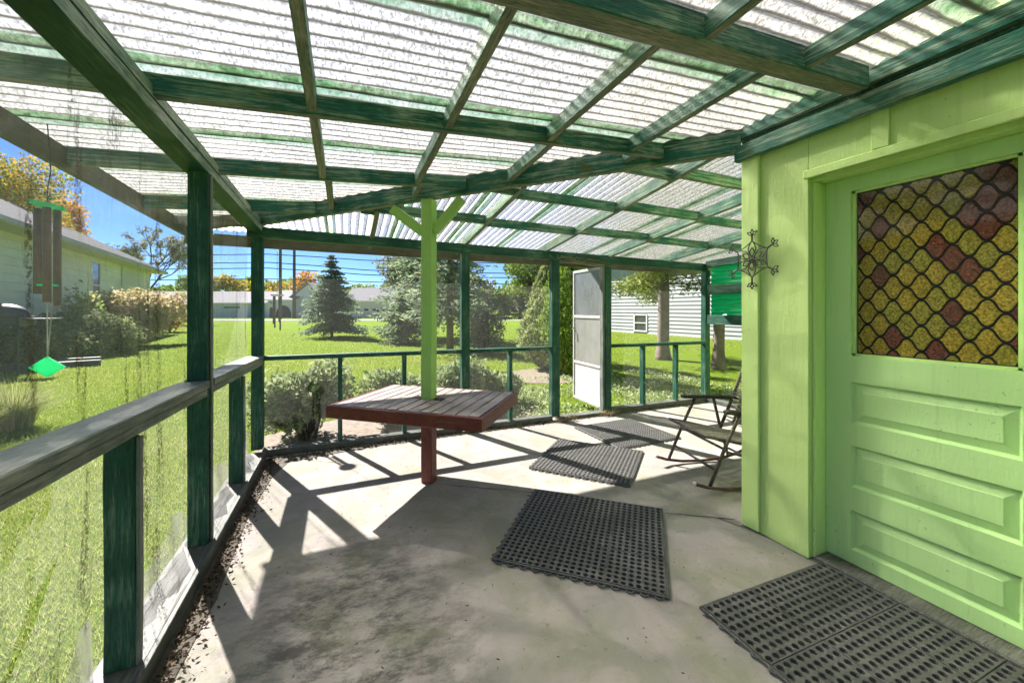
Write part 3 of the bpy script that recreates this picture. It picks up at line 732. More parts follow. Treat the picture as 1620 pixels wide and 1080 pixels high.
# ================================================================= RUBBER MATS
def mat_section():
    n = 8; s = 1.0 / n; m = MB(); K = 8; rx = .34 * s; top = 1.0
    for i in range(n):
        for j in range(n):
            cx, cy = (i + .5) * s, (j + .5) * s; hs = s / 2
            sq = [(1, 0), (1, 1), (0, 1), (-1, 1), (-1, 0), (-1, -1), (0, -1), (1, -1)]
            V = [(cx + a * hs, cy + c * hs, top) for a, c in sq]
            V += [(cx + rx * 1.12 * math.cos(k * math.pi / 4), cy + rx * 1.12 * math.sin(k * math.pi / 4), top) for k in range(K)]
            V += [(cx + rx * math.cos(k * math.pi / 4), cy + rx * math.sin(k * math.pi / 4), top * .86) for k in range(K)]
            V += [(cx + rx * math.cos(k * math.pi / 4), cy + rx * math.sin(k * math.pi / 4), 0) for k in range(K)]
            Fc = []
            for r in range(3):
                for k in range(K): k2 = (k + 1) % K; Fc.append((r*K + k, r*K + k2, (r+1)*K + k2, (r+1)*K + k))
            m.add(V, Fc)
    m.add([(0, 0, 0), (1, 0, 0), (1, 1, 0), (0, 1, 0), (0, 0, 1), (1, 0, 1), (1, 1, 1), (0, 1, 1)], [(0, 1, 5, 4), (1, 2, 6, 5), (2, 3, 7, 6), (3, 0, 4, 7)])
    return m
me_sec = mat_section().build('mat_section', 'dark_rubber'); sec_mesh = me_sec.data; bpy.data.objects.remove(me_sec)
def rubber_mat(c, size, ang, label, nx=3, ny=3):
    t = tag(empty('rubber_mat', (c[0], c[1], 0), rad(ang)), label, 'mat', 'perforated rubber mats on the porch floor')
    sx, sy = size[0] / nx, size[1] / ny; H = .016
    for i in range(nx):
        for j in range(ny):
            o = link(bpy.data.objects.new('mat_section', sec_mesh), t)
            o.location = (-size[0]/2 + sx * i + .002, -size[1]/2 + sy * j + .002, .002); o.scale = (sx - .004, sy - .004, H)
    m = MB(); hx, hy = size[0]/2, size[1]/2
    for i in range(1, nx): m.box((-hx + sx * i - .0018, -hy + .002, .002), (-hx + sx * i + .0018, hy - .002, H - .002))
    for a, b_ in (((-hx - .010, -hy - .010, .002), (hx + .010, -hy, H)), ((-hx - .010, hy, .002), (hx + .010, hy + .010, H)), ((-hx - .010, -hy, .002), (-hx, hy, H)), ((hx, -hy, .002), (hx + .010, hy, H))): m.box(a, b_, ch=.002)
    m.build('border', 'dark_rubber', t)
    m = MB(); n = 13
    for k in range(n):                                                      # interlocking lugs
        u = -hx + size[0] * (k + .5) / n
        m.tube([(u - .017, -hy - .010, .008), (u - .014, -hy - .021, .008), (u, -hy - .026, .008), (u + .014, -hy - .021, .008), (u + .017, -hy - .010, .008)], .0045, 6)
        w = -hy + size[1] * (k + .5) / n
        m.tube([(-hx - .010, w - .012, .008), (-hx - .020, w, .008), (-hx - .010, w + .012, .008)], .005, 6)
    m.build('lugs', 'dark_rubber', t)['kind'] = 'stuff'
    return t
rubber_mat((1.325, 1.985), (.855, .835), -42, 'black perforated rubber mat in the shade between table and door mat')
rubber_mat((1.985, 2.935), (.80, .78), -48, 'black perforated rubber mat in the sun near the table')
rubber_mat((2.78, 3.43), (.77, .75), 2, 'farthest black perforated rubber mat before the open storm door')
rubber_mat((1.895, .80), (.90, .93), -1.5, 'black perforated rubber mat lying against the lime green door')

# ================================================================= ROCKING CHAIR
CA = rad(-14)
chair = tag(empty('rocking_chair', (2.50, 2.33, 0), CA), 'brown tubular rocking chair with laced seat half hidden behind the house corner', 'chair')
# local x runs to the back of the chair, local y across; origin between the front feet
Wd = .27
for sy in (-1, 1):
    y = sy * Wd; m = MB()
    pts = [(-.12, y, .075), (-.02, y, .042), (.12, y, .020), (.30, y, .014), (.48, y, .022), (.62, y, .05), (.76, y, .10)]
    m.tube(pts, .0125, 8); m.build('rocker', 'rusty_tube', chair, True)
    m = MB(); m.tube([(-.128, y, .079), (-.118, y, .074)], .0145, 8); m.build('rocker_cap', 'white_plastic', chair, True)
    m = MB(); m.tube([(.00, y, .05), (.12, y, .32), (.245, y, .565)], .0125, 8); m.build('front_leg', 'brown_tube', chair, True)
    m = MB(); m.tube([(.56, y, .05), (.48, y, .32), (.42, y, .555)], .0125, 8); m.build('rear_leg', 'brown_tube', chair, True)
    m = MB(); m.box((.12, y - .028, .565), (.66, y + .028, .592), ch=.008)
    for v_ in m.V: v_.z += -.06 * max(0, v_.x - .22)
    m.build('armrest', 'chair_arm_wood', chair)
    m = MB(); m.tube([(-.02, y * .88, .40), (.10, y * .88, .375), (.52, y * .88, .27), (.58, y * .88, .27)], .011, 8); m.build('seat_rail', 'brown_tube', chair, True)
    m = MB(); m.tube([(.47, y * .92, .30), (.60, y * .92, .58), (.78, y * .92, 1.02)], .0135, 8); m.build('back_rail', 'brown_tube', chair, True)
    m = MB(); m.tube([(.11, y, .30), (.53, y, .16)], .008, 6); m.build('side_brace', 'brown_tube', chair, True)
for nm, p, q in (('stretcher', (.05, -Wd, .16), (.05, Wd, .16)), ('stretcher', (.115, -Wd, .31), (.115, Wd, .31)), ('stretcher', (.54, -Wd, .12), (.54, Wd, .12)), ('stretcher', (-.02, -Wd*.88, .40), (-.02, Wd*.88, .40)), ('back_top', (.78, -Wd*.92, 1.02), (.78, Wd*.92, 1.02))):
    m = MB(); m.tube([p, q], .010, 8); m.build(nm, 'brown_tube', chair, True)
def lacing(name, a0, a1, b0, b1, n, r=.0035):
    m = MB()
    a0, a1, b0, b1 = map(Vector, (a0, a1, b0, b1))
    for k in range(n):
        u = (k + .5) / n; p, q = a0.lerp(a1, u), b0.lerp(b1, u); m.tube([p, p.lerp(q, .5) + Vector((.0, 0, -.012)), q], r, 5, cap=False)
        if k + 1 < n: q2 = b0.lerp(b1, (k + 1.5) / n); m.tube([p, q2], r, 5, cap=False)
        if k + 1 < n: p2 = a0.lerp(a1, (k + 1.5) / n); m.tube([p2, q], r, 5, cap=False)
    o = m.build(name, 'dusty_cord', chair); o['kind'] = 'stuff'; return o
simple('dusty_cord', (.22, .20, .15), .85, .3, 30)
lacing('seat_lacing', (-.02, -Wd*.88, .40), (.56, -Wd*.88, .275), (-.02, Wd*.88, .40), (.56, Wd*.88, .275), 20)
lacing('back_lacing', (.50, -Wd*.92, .36), (.77, -Wd*.92, .99), (.50, Wd*.92, .36), (.77, Wd*.92, .99), 22)
m = MB(); m.box((.545, -.20, .36), (.565, .20, 1.0))
for v_ in m.V: v_.x += (v_.z - .36) * .41
m.build('back_web', 'bark', chair)

# ================================================================= WALL ORNAMENT
orn = tag(empty('wire_flower_ornament', (XH - .035, 1.605, 1.628)), 'black wire six-armed flower ornament on the house corner batten', 'ornament')
def petal(m, c, ang, L, w, r=.0032):
    pts = []
    for k in range(13):
        t = k / 12 * 2 * math.pi; u = (1 - math.cos(t)) / 2; v_ = math.sin(t) * w / 2 * math.sin(math.pi * min(1, u * .9 + .05))
        pts.append((0, c[0] + math.cos(ang) * L * u - math.sin(ang) * v_, c[1] + math.sin(ang) * L * u + math.cos(ang) * v_))
    m.tube(pts, r, 5, cap=False)
m = MB()
m.tube([(0, .014 * math.cos(t * math.pi / 6), .014 * math.sin(t * math.pi / 6)) for t in range(13)], .003, 6, cap=False); m.tube([(-.006, 0, 0), (.002, 0, 0)], .008, 8)
m.build('hub', 'dark_iron', orn, True)
for k in range(6):
    a = math.pi / 2 + k * math.pi / 3
    m = MB(); petal(m, (.016 * math.cos(a), .016 * math.sin(a)), a, .052, .030); petal(m, (.012 * math.cos(a), .012 * math.sin(a)), a, .098, .050); m.build('petal', 'dark_iron', orn)
    m = MB(); c, s = math.cos(a), math.sin(a); e0, e1 = .108, .142
    m.tube([(0, c * e0, s * e0), (0, c * e1, s * e1)], .005, 6)
    for d_ in (-.95, 0, .95): petal(m, (c * e1, s * e1), a + d_, .036, .016)
    m.build('arm', 'dark_iron', orn)
    a2 = a + math.pi / 3; m = MB(); p, q = Vector((c * e0, s * e0)), Vector((math.cos(a2) * e0, math.sin(a2) * e0)); mid = (p + q) / 2 * .88
    m.tube([(0, *(p * (1 - t) ** 2 + mid * 2 * t * (1 - t) + q * t * t)) for t in [i / 6 for i in range(7)]], .0034, 5, cap=False); m.build('scroll', 'dark_iron', orn)

# ================================================================= WIND CHIMES
def chime_tube(par, x, y, z1, L, r, mat, top):
    m = MB(); m.tube([(x, y, z1 - L), (x, y, z1)], r, 12); m.build('chime_tube', mat, par, True)
    m = MB(); m.tube([(x, y, z1 - .002), (x * .9, y * .9, top)], .0015, 4); m.build('cord', 'old_string', par)
wc = tag(empty('wind_chime', (*at(75, 1.62), 0)), 'brown tube wind chime with green top and green diamond sail', 'wind chime')
zt = 1.755
m = MB(); m.prism([(.052 * math.cos(k * math.pi / 8), .052 * math.sin(k * math.pi / 8)) for k in range(16)], -.004, .004); m.xf(Matrix.Translation((0, 0, zt)) @ Matrix.Rotation(.13, 4, 'Y') @ Matrix.Rotation(-.08, 4, 'X')); m.build('top_disc', 'green_acrylic', wc)
m = MB(); m.prism([(.03 * math.cos(k * math.pi / 6), .03 * math.sin(k * math.pi / 6)) for k in range(12)], 1.425, 1.432); m.build('striker', 'green_acrylic', wc)
r_, u_ = Vector((RX, RY)), Vector((FX, FY))
for l, dpt, L in ((-.040, .0, .35), (.006, .03, .40), (.022, -.02, .385)):
    q = r_ * l + u_ * dpt; chime_tube(wc, q.x, q.y, zt - .012, L, .0125, 'chime_tube', zt)
m = MB(); m.tube([(0, 0, zt), (0, 0, 1.12)], .0022, 5); m.build('cord', 'old_string', wc)
m = MB(); q = r_ * .022; m.tube([(q.x, q.y, 1.36), (0, 0, 1.13)], .0022, 5); m.build('cord', 'old_string', wc)
m = MB(); m.tube([(0, 0, zt), (0, 0, zt + .06), (.01, .0, 1.9), (.0, 0, 2.09)], .0022, 5); m.tube([(r_.x * .012 * math.cos(t * .7), r_.y * .012 * math.cos(t * .7), zt + .045 + .012 * math.sin(t * .7)) for t in range(10)], .002, 5); m.build('hanger', 'dark_iron', wc)
m = MB(); rr = r_; V = []
for s_ in (-.004, .004):
    for (a, z) in ((0, 1.052), (.075, 1.093), (0, 1.135), (-.075, 1.090)): V.append((rr.x * a + u_.x * s_, rr.y * a + u_.y * s_, z))
m.add(V, [(0, 1, 2, 3), (7, 6, 5, 4)] + [(k, 4 + k, 4 + (k + 1) % 4, (k + 1) % 4) for k in range(4)]); m.build('sail', 'green_acrylic', wc)

wc2 = tag(empty('wind_chime', (*at(438.5, 4.55), 0)), 'wind chime with white disc and thin grey tubes outside the far corner post', 'wind chime')
zt = 1.33 + (489 - 467) / 624 * 4.55
m = MB(); m.prism([(.066 * math.cos(k * math.pi / 8), .066 * math.sin(k * math.pi / 8)) for k in range(16)], zt - .008, zt + .008); m.build('top_disc', 'white_plastic', wc2)
for l, yb_ in ((-.054, 512), (-.028, 518), (.022, 522), (.040, 509)):
    q = r_ * l + u_ * random.uniform(-.03, .03); chime_tube(wc2, q.x, q.y, zt - .01, (yb_ - 468) / 624 * 4.55, .0085 if l < .03 else .013, 'pole_wood', zt)
m = MB(); m.tube([(0, 0, zt), (0, 0, 2.0)], .0018, 4); m.build('hanger', 'dark_iron', wc2)

# ================================================================= PLANTS
def rdir(n):
    v = RNG.normal(size=(n, 3)); return v / np.linalg.norm(v, axis=1)[:, None]
def leaf_quads(C, size, dirs=None, asp=.6, jit=.5):
    n = len(C); a = rdir(n) if dirs is None else dirs + RNG.normal(size=(n, 3)) * jit
    a /= np.linalg.norm(a, axis=1)[:, None]; r = rdir(n); b_ = np.cross(a, r); b_ /= np.linalg.norm(b_, axis=1)[:, None] + 1e-9
    s = (size * RNG.uniform(.6, 1.35, n))[:, None]; a = a * s; b_ = b_ * s * asp
    return np.stack([C - a * .5, C + b_ * .5 - a * .05, C + a * .5, C - b_ * .5 - a * .05], 1).reshape(-1, 3)
def trunk_mesh(name, pts, rs, mat, parent, n=9):
    m = MB(); m.tube(pts, rs, n); return m.build(name, mat, parent, True)
def crown_points(clumps, n):
    w = np.array([c[3] * c[4] * c[5] for c in clumps]) ** .8; w /= w.sum(); out = []
    for c, k in zip(clumps, RNG.multinomial(n, w)):
        d = rdir(k); r = RNG.uniform(.0, 1, k) ** .30 * (1 + .22 * np.sin(d[:, 0] * 7 + c[0]) * np.cos(d[:, 1] * 6 + d[:, 2] * 5 + c[1]))
        out.append(np.array(c[:3]) + d * r[:, None] * np.array(c[3:6]))
    return np.concatenate(out)
def clump_set(rx, rz, zc, k, seed, spread=.62):
    rg = random.Random(seed); cl = []
    for i in range(k):
        a = rg.uniform(0, 6.283); rr = rg.uniform(.1, 1) ** .6 * rx * spread; z = zc + rg.uniform(-1, 1) * rz * .62
        s = rg.uniform(.28, .46); cl.append((rr * math.cos(a), rr * math.sin(a), z, rx * s, rx * s, rz * s * .9))
    return cl
def broad_tree(name, pos, H, rx, trunk_h, n, leaf, mat, label, seed, cat='tree', group=None, bark='bark', tr=None, k=14):
    t = tag(empty(name, (pos[0], pos[1], GZ)), label, cat, group)
    rz = (H - trunk_h) / 2; zc = trunk_h + rz
    tr = tr or max(.06, H * .022); rg = random.Random(seed)
    trunk_mesh('trunk', [(0, 0, -.05), (.02 * H * rg.uniform(-.5, .5), 0, H * .3), (0, .02 * H * rg.uniform(-.5, .5), H * .5), (0, 0, H * .7)], [tr * 1.35, tr, tr * .7, tr * .15], bark, t)
    cl = clump_set(rx, rz, zc, k, seed)
    m = MB()
    for c in cl[:9]: m.tube([(0, 0, max(trunk_h * .8, c[2] * .6)), (c[0] * .5, c[1] * .5, c[2] * .85), c[:3]], [tr * .45, tr * .28, tr * .1], 5)
    m.build('limb', bark, t)
    fast('crown', leaf_quads(crown_points(cl, n), leaf), 4, mat, t); return t
def conifer(name, pos, H, R_, n, leaf, mat, label, seed, base=.10, group=None, bark='bark', droop=.25, power=.9, tiers=22, lean=(0, 0)):
    t = tag(empty(name, (pos[0], pos[1], GZ)), label, 'tree', group); rg = random.Random(seed)
    tr = max(.05, H * .017)
    trunk_mesh('trunk', [(0, 0, -.05), (0, 0, H * .5), (lean[0], lean[1], H * .98)], [tr, tr * .7, tr * .1], bark, t)
    C = []; Dr = []; m = MB(); per = tiers * 9; nb = max(4, n // per)
    for i in range(tiers):
        u = (i + rg.uniform(-.3, .3)) / tiers; u = min(max(u, 0), .995); z = H * (base + (1 - base) * u)
        rr = R_ * (1 - u) ** power * rg.uniform(.8, 1.12) + .03 * R_
        for j in range(9):
            a = rg.uniform(0, 6.283); L = rr * rg.uniform(.62, 1.10); dr = droop * rg.uniform(.3, 1.4) * (1 - u * 1.3)
            e = np.array([math.cos(a) * L, math.sin(a) * L, -dr * L]); p0 = np.array([0, 0, z])
            if L > .2: m.tube([tuple(p0), tuple(p0 + e * .55 + np.array([0, 0, .05 * L])), tuple(p0 + e)], [tr * .22, tr * .14, tr * .05], 4, cap=False)
            k = max(3, int(nb * (.35 + L / R_ * 1.3))); s = RNG.uniform(.08, 1.05, k)
            w = RNG.normal(size=(k, 3)) * np.array([.13, .13, .055]) * (L * (1.15 - .6 * s[:, None]) + .08 * R_)
            C.append(p0 + e * s[:, None] + w + np.array([0, 0, 1]) * (.06 * L * np.sin(s * 3.1))[:, None]); Dr.append(np.tile(e / (np.linalg.norm(e) + 1e-6), (k, 1)))
    m.build('branches', bark, t)['kind'] = 'stuff'
    C = np.concatenate(C); Dr = np.concatenate(Dr)
    fast('crown', leaf_quads(C, leaf, Dr, .38, .55), 4, mat, t); return t
def shrub(name, pos, rx, ry, H, n, leaf, mat, label, seed, rot=0, cat='shrub', group=None, up=.0):
    t = tag(empty(name, (pos[0], pos[1], GZ), rot), label, cat, group); rg = random.Random(seed); cl = []
    for i in range(12):
        a = rg.uniform(0, 6.283); q = rg.uniform(.0, .68); s = rg.uniform(.30, .48)
        cl.append((math.cos(a) * q * rx, math.sin(a) * q * ry, H * rg.uniform(.3, .66), rx * s, ry * s, H * s * .85))
    m = MB()
    for c in cl: m.tube([(c[0] * .2, c[1] * .2, -.03), (c[0] * .6, c[1] * .6, c[2] * .6), c[:3]], [.02, .014, .006], 5)
    m.build('stems', 'bark', t)['kind'] = 'stuff'
    C = crown_points(cl, n); C[:, 2] = np.maximum(C[:, 2], .02)
    dirs = None
    if up: dirs = C * np.array([1 / rx, 1 / ry, 0]) * .9 + np.array([0, 0, up])
    fast('foliage', leaf_quads(C, leaf, dirs, .45 if up else .6, .6), 4, mat, t); return t

# conifers on the lawn
conifer('blue_spruce', at(525, 20.6), 4.35, 1.78, 24000, .15, 'spruce_needles', 'small blue spruce standing alone on the lawn', 11, base=.08, droop=.12, tiers=26)
conifer('spruce_tree', at(637, 16.8), 2.35, 1.35, 8000, .14, 'far_spruce_needles', 'low ragged spruce just left of the green table post', 12, base=.06, droop=.1, tiers=16)
conifer('spruce_tree', at(676, 19.5), 7.4, 2.7, 16000, .22, 'far_spruce_needles', 'tall loose grey green spruce behind the green table post', 13, base=.12, droop=.05, tiers=24)
conifer('spruce_tree', at(712, 14.2), 8.0, 1.75, 6000, .19, 'far_spruce_needles', 'tall bare-stemmed spruce left of the far wall post', 14, base=.16, droop=.22, bark='pine_bark', tiers=22)
shrub('brushy_shrub', at(757, 13.0), .95, .95, 1.75, 3000, .10, 'dusty_leaves', 'thin brown leaved shrub in the middle screen bay', 15)
def columnar(pos, H, R_, n, leaf, mat, label, seed, belly=.28):
    t = tag(empty('arborvitae', (pos[0], pos[1], GZ)), label, 'tree'); rg = random.Random(seed)
    trunk_mesh('trunk', [(0, 0, -.05), (0, 0, H * .5), (0, 0, H * .93)], [.07, .05, .01], 'bark', t)
    u = RNG.uniform(0, 1, n) ** 1.25; a = RNG.uniform(0, 6.283, n)
    prof = np.minimum((u / belly) ** .45, 1) * (1 - np.clip((u - belly) / (1 - belly), 0, 1) ** 1.5) ** .75
    lump = 1 + .16 * np.sin(a * 5 + u * 17 + seed) * np.sin(u * 26 + a * 3) + .10 * np.sin(a * 9 - u * 31)
    r_ = R_ * prof * lump * RNG.uniform(.55, 1.03, n) ** .35
    C = np.stack([r_ * np.cos(a), r_ * np.sin(a), .04 + u * H], 1); D_ = np.stack([np.cos(a) * .55, np.sin(a) * .55, np.full(n, 1.0)], 1)
    fast('crown', leaf_quads(C, leaf, D_, .55, .45), 4, mat, t)
columnar(at(866, 9.6), 2.55, .66, 15000, .075, 'pale_thuja_leaves', 'pale cone shaped arborvitae left of the storm door', 16, .2)
columnar(at(905, 8.6), 3.7, .62, 15000, .08, 'thuja_leaves', 'bright green arborvitae seen through the storm door opening', 17, .25)
# tall pines on the right
def pine(pos, H, tr, label, seed, n, low):
    t = tag(empty('pine_tree', (pos[0], pos[1], GZ)), label, 'tree')
    rg = random.Random(seed)
    trunk_mesh('trunk', [(0, 0, -.1), (0, 0, .12), (0, 0, .4), (.03, 0, 2.0), (.0, .05, H * .6), (0, 0, H)], [tr * 1.75, tr * 1.3, tr * 1.02, tr * .92, tr * .7, tr * .15], 'pine_bark', t, 14)
    C = []; Dr = []; m = MB()
    for i in range(42):
        z = low + (H - low) * (i / 42) ** 1.15; a = rg.uniform(0, 6.283); L = rg.uniform(1.3, 2.7) * (1 - .45 * i / 42)
        e = np.array([math.cos(a) * L, math.sin(a) * L, L * rg.uniform(-.22, .05)]); p0 = np.array([0, 0, z])
        m.tube([tuple(p0), tuple(p0 + e * .5 + np.array([0, 0, .08])), tuple(p0 + e)], [.03, .02, .006], 5, cap=False)
        k = n // 42; s = RNG.uniform(.25, 1.08, k); w = RNG.normal(size=(k, 3)) * np.array([.22, .22, .12])
        C.append(p0 + e * s[:, None] + w); Dr.append(np.tile(e / L, (k, 1)))
    m.build('limbs', 'pine_bark', t)['kind'] = 'stuff'
    fast('crown', leaf_quads(np.concatenate(C), .13, np.concatenate(Dr), .35, .7), 4, 'pine_leaves', t)
pine(at(1049, 11.4), 9.0, .165, 'thick grey barked pine in front of the grey sided house', 21, 26000, 1.95)
pine(at(1137, 9.6), 9.0, .13, 'brown pine trunk beside the far right corner post', 22, 14000, 2.3)

# junipers along the far wall
JG = 'junipers planted along the far porch wall'
for i, (x, y, rx, ry, H, lab) in enumerate(((-.35, 4.95, .62, .50, .86, 'large grey green juniper nearest the far left corner post'), (.55, 5.10, .60, .48, .74, 'feathery juniper behind the left end of the table'),
        (1.35, 5.35, .62, .50, .78, 'feathery juniper directly behind the green table post'), (2.05, 5.6, .50, .42, .58, 'small juniper behind the right end of the table'))):
    shrub('juniper', (x, y), rx, ry, H, 7000, .075, 'juniper_leaves', lab, 30 + i, group=JG, up=.55)
# ground cover outside the door
def scatter_cover(name, region, n, size, mat, zmax, label, cat):
    P_ = np.stack([RNG.uniform(region[0], region[1], n), RNG.uniform(region[2], region[3], n), GZ + RNG.uniform(.0, zmax, n)], 1)
    f = np.sin(P_[:, 0] * 3.1) + np.sin(P_[:, 1] * 4.3 + 1) + RNG.normal(size=n) * .6; P_ = P_[f > -.4]
    o = fast(name, leaf_quads(P_, size), 4, mat); tag(o, label, cat, kind='stuff'); return o
scatter_cover('ground_cover', (1.9, 6.5, 4.4, 7.2), 15000, .045, 'cover_leaves', .09, 'low pale green ground cover outside the storm door', 'ground cover')
mb = MB(); c0 = Vector(at(880, 8.7)); mb.prism([(c0.x + 1.25 * math.cos(k * .3927) * (1 + .1 * math.sin(k * 2.1)), c0.y + 1.0 * math.sin(k * .3927)) for k in range(16)], GZ - .05, GZ + .012); tag(mb.build('mulch_bed', 'mulch'), kind='structure')
mb = MB(); mb.prism([(-.8, 4.3), (2.3, 4.3), (2.6, 5.3), (1.4, 5.9), (-.2, 5.6), (-.9, 5.2)], GZ - .05, GZ + .010); tag(mb.build('planting_bed', 'mulch'), kind='structure')

# left side planting
shrub('leafy_bush', at(222, 16.2), 2.4, 1.9, 2.45, 10000, .15, 'blush_leaves', 'big bush with pink tinged leaves below the neighbour window', 41)
shrub('leafy_bush', at(182, 13.6), 1.0, 1.0, 1.25, 3600, .12, 'bush_leaves', 'green bush in front of the pink tinged bush', 42)
shrub('leafy_bush', at(132, 12.4), 1.35, 1.2, 1.55, 6000, .11, 'dark_bush_leaves', 'dark tangled bush behind the wind chime', 43)
shrub('leafy_bush', at(42, 10.8), 1.5, 1.2, 1.15, 6000, .11, 'dark_bush_leaves', 'dark tangled bush at the left picture edge', 44)
shrub('leafy_bush', at(126, 13.2), .8, .8, 2.5, 1500, .12, 'bush_leaves', 'slim tall shrub against the neighbour siding', 45)
shrub('leafy_bush', at(268, 25.0), 1.8, 1.5, 1.9, 3000, .14, 'orange_leaves', 'yellowing bush at the far end of the neighbour house', 46)
def reed(pos, n, H, label, seed):
    t = tag(empty('ornamental_grass', (pos[0], pos[1], GZ)), label, 'grass clump'); a = RNG.uniform(0, 6.283, n); r = RNG.uniform(0, .16, n); L = H * RNG.uniform(.5, 1.15, n); sp = RNG.uniform(.15, .95, n)
    b0 = np.stack([r * np.cos(a), r * np.sin(a), np.zeros(n)], 1); dr = np.stack([np.cos(a), np.sin(a), np.zeros(n)], 1); side = np.stack([-np.sin(a), np.cos(a), np.zeros(n)], 1) * .006
    q = []
    for (u0, u1) in ((0, .4), (.4, .75), (.75, 1)):
        f = lambda u: b0 + dr * (L * sp * u * u)[:, None] + np.array([0, 0, 1]) * (L * (u - .45 * sp * u * u))[:, None]
        w = lambda u: side * (1 - u * .85)
        q.append(np.stack([f(u0) - w(u0), f(u0) + w(u0), f(u1) + w(u1), f(u1) - w(u1)], 1))
    fast('blades', np.concatenate(q).reshape(-1, 3), 4, 'reed_leaves', t)['kind'] = 'stuff'; return t
reed(at(22, 4.8), 900, .62, 'pale ornamental grass clump at the left picture edge', 51)
reed(at(-45, 4.3), 700, .66, 'pale ornamental grass clump partly outside the left picture edge', 52)
for px, d0, L, lab in ((30, 9.6, 3.2, 'long weathered timber edging the left bushes'), (112, 10.6, 1.3, 'short weathered timber lying right of the long one')):
    p = at(px, d0); o = beam('garden_timber', (p[0] - L * .46, p[1] - L * .30, GZ + .005), (p[0] + L * .46, p[1] + L * .02, GZ + .005), .16, .14, 'landscape_timber', None); tag(o, lab, 'timber', 'timbers edging the left bed')
gr = tag(empty('barbecue_grill', (*at(4, 8.8), GZ)), 'dark dome lidded grill among the bushes at the left picture edge', 'grill')
gr.scale = (1.05, 1.05, 1.05)
m = MB(); V = []; Fc = []
for i in range(7):
    t = i / 6 * math.pi / 2
    for k in range(20): a = k / 20 * 6.283; V.append((.42 * math.cos(t) * math.cos(a), .28 * math.cos(t) * math.sin(a), 1.24 + .26 * math.sin(t)))
for i in range(6):
    for k in range(20): Fc.append((i*20 + k, i*20 + (k + 1) % 20, (i+1)*20 + (k + 1) % 20, (i+1)*20 + k))
m.add(V, Fc); m.build('lid', 'grill_black', gr, True)
m = MB(); m.box((-.40, -.26, 1.02), (.40, .26, 1.235), ch=.02); m.build('firebox', 'grill_black', gr)
m = MB(); m.box((.41, -.22, 1.16), (.85, .22, 1.185), ch=.004); m.build('side_shelf', 'landscape_timber', gr)
for sx in (-1, 1):
    for sy in (-1, 1): m = MB(); m.tube([(sx * .34, sy * .2, 0), (sx * .34, sy * .2, 1.03)], .02, 8); m.build('leg', 'grill_black', gr)

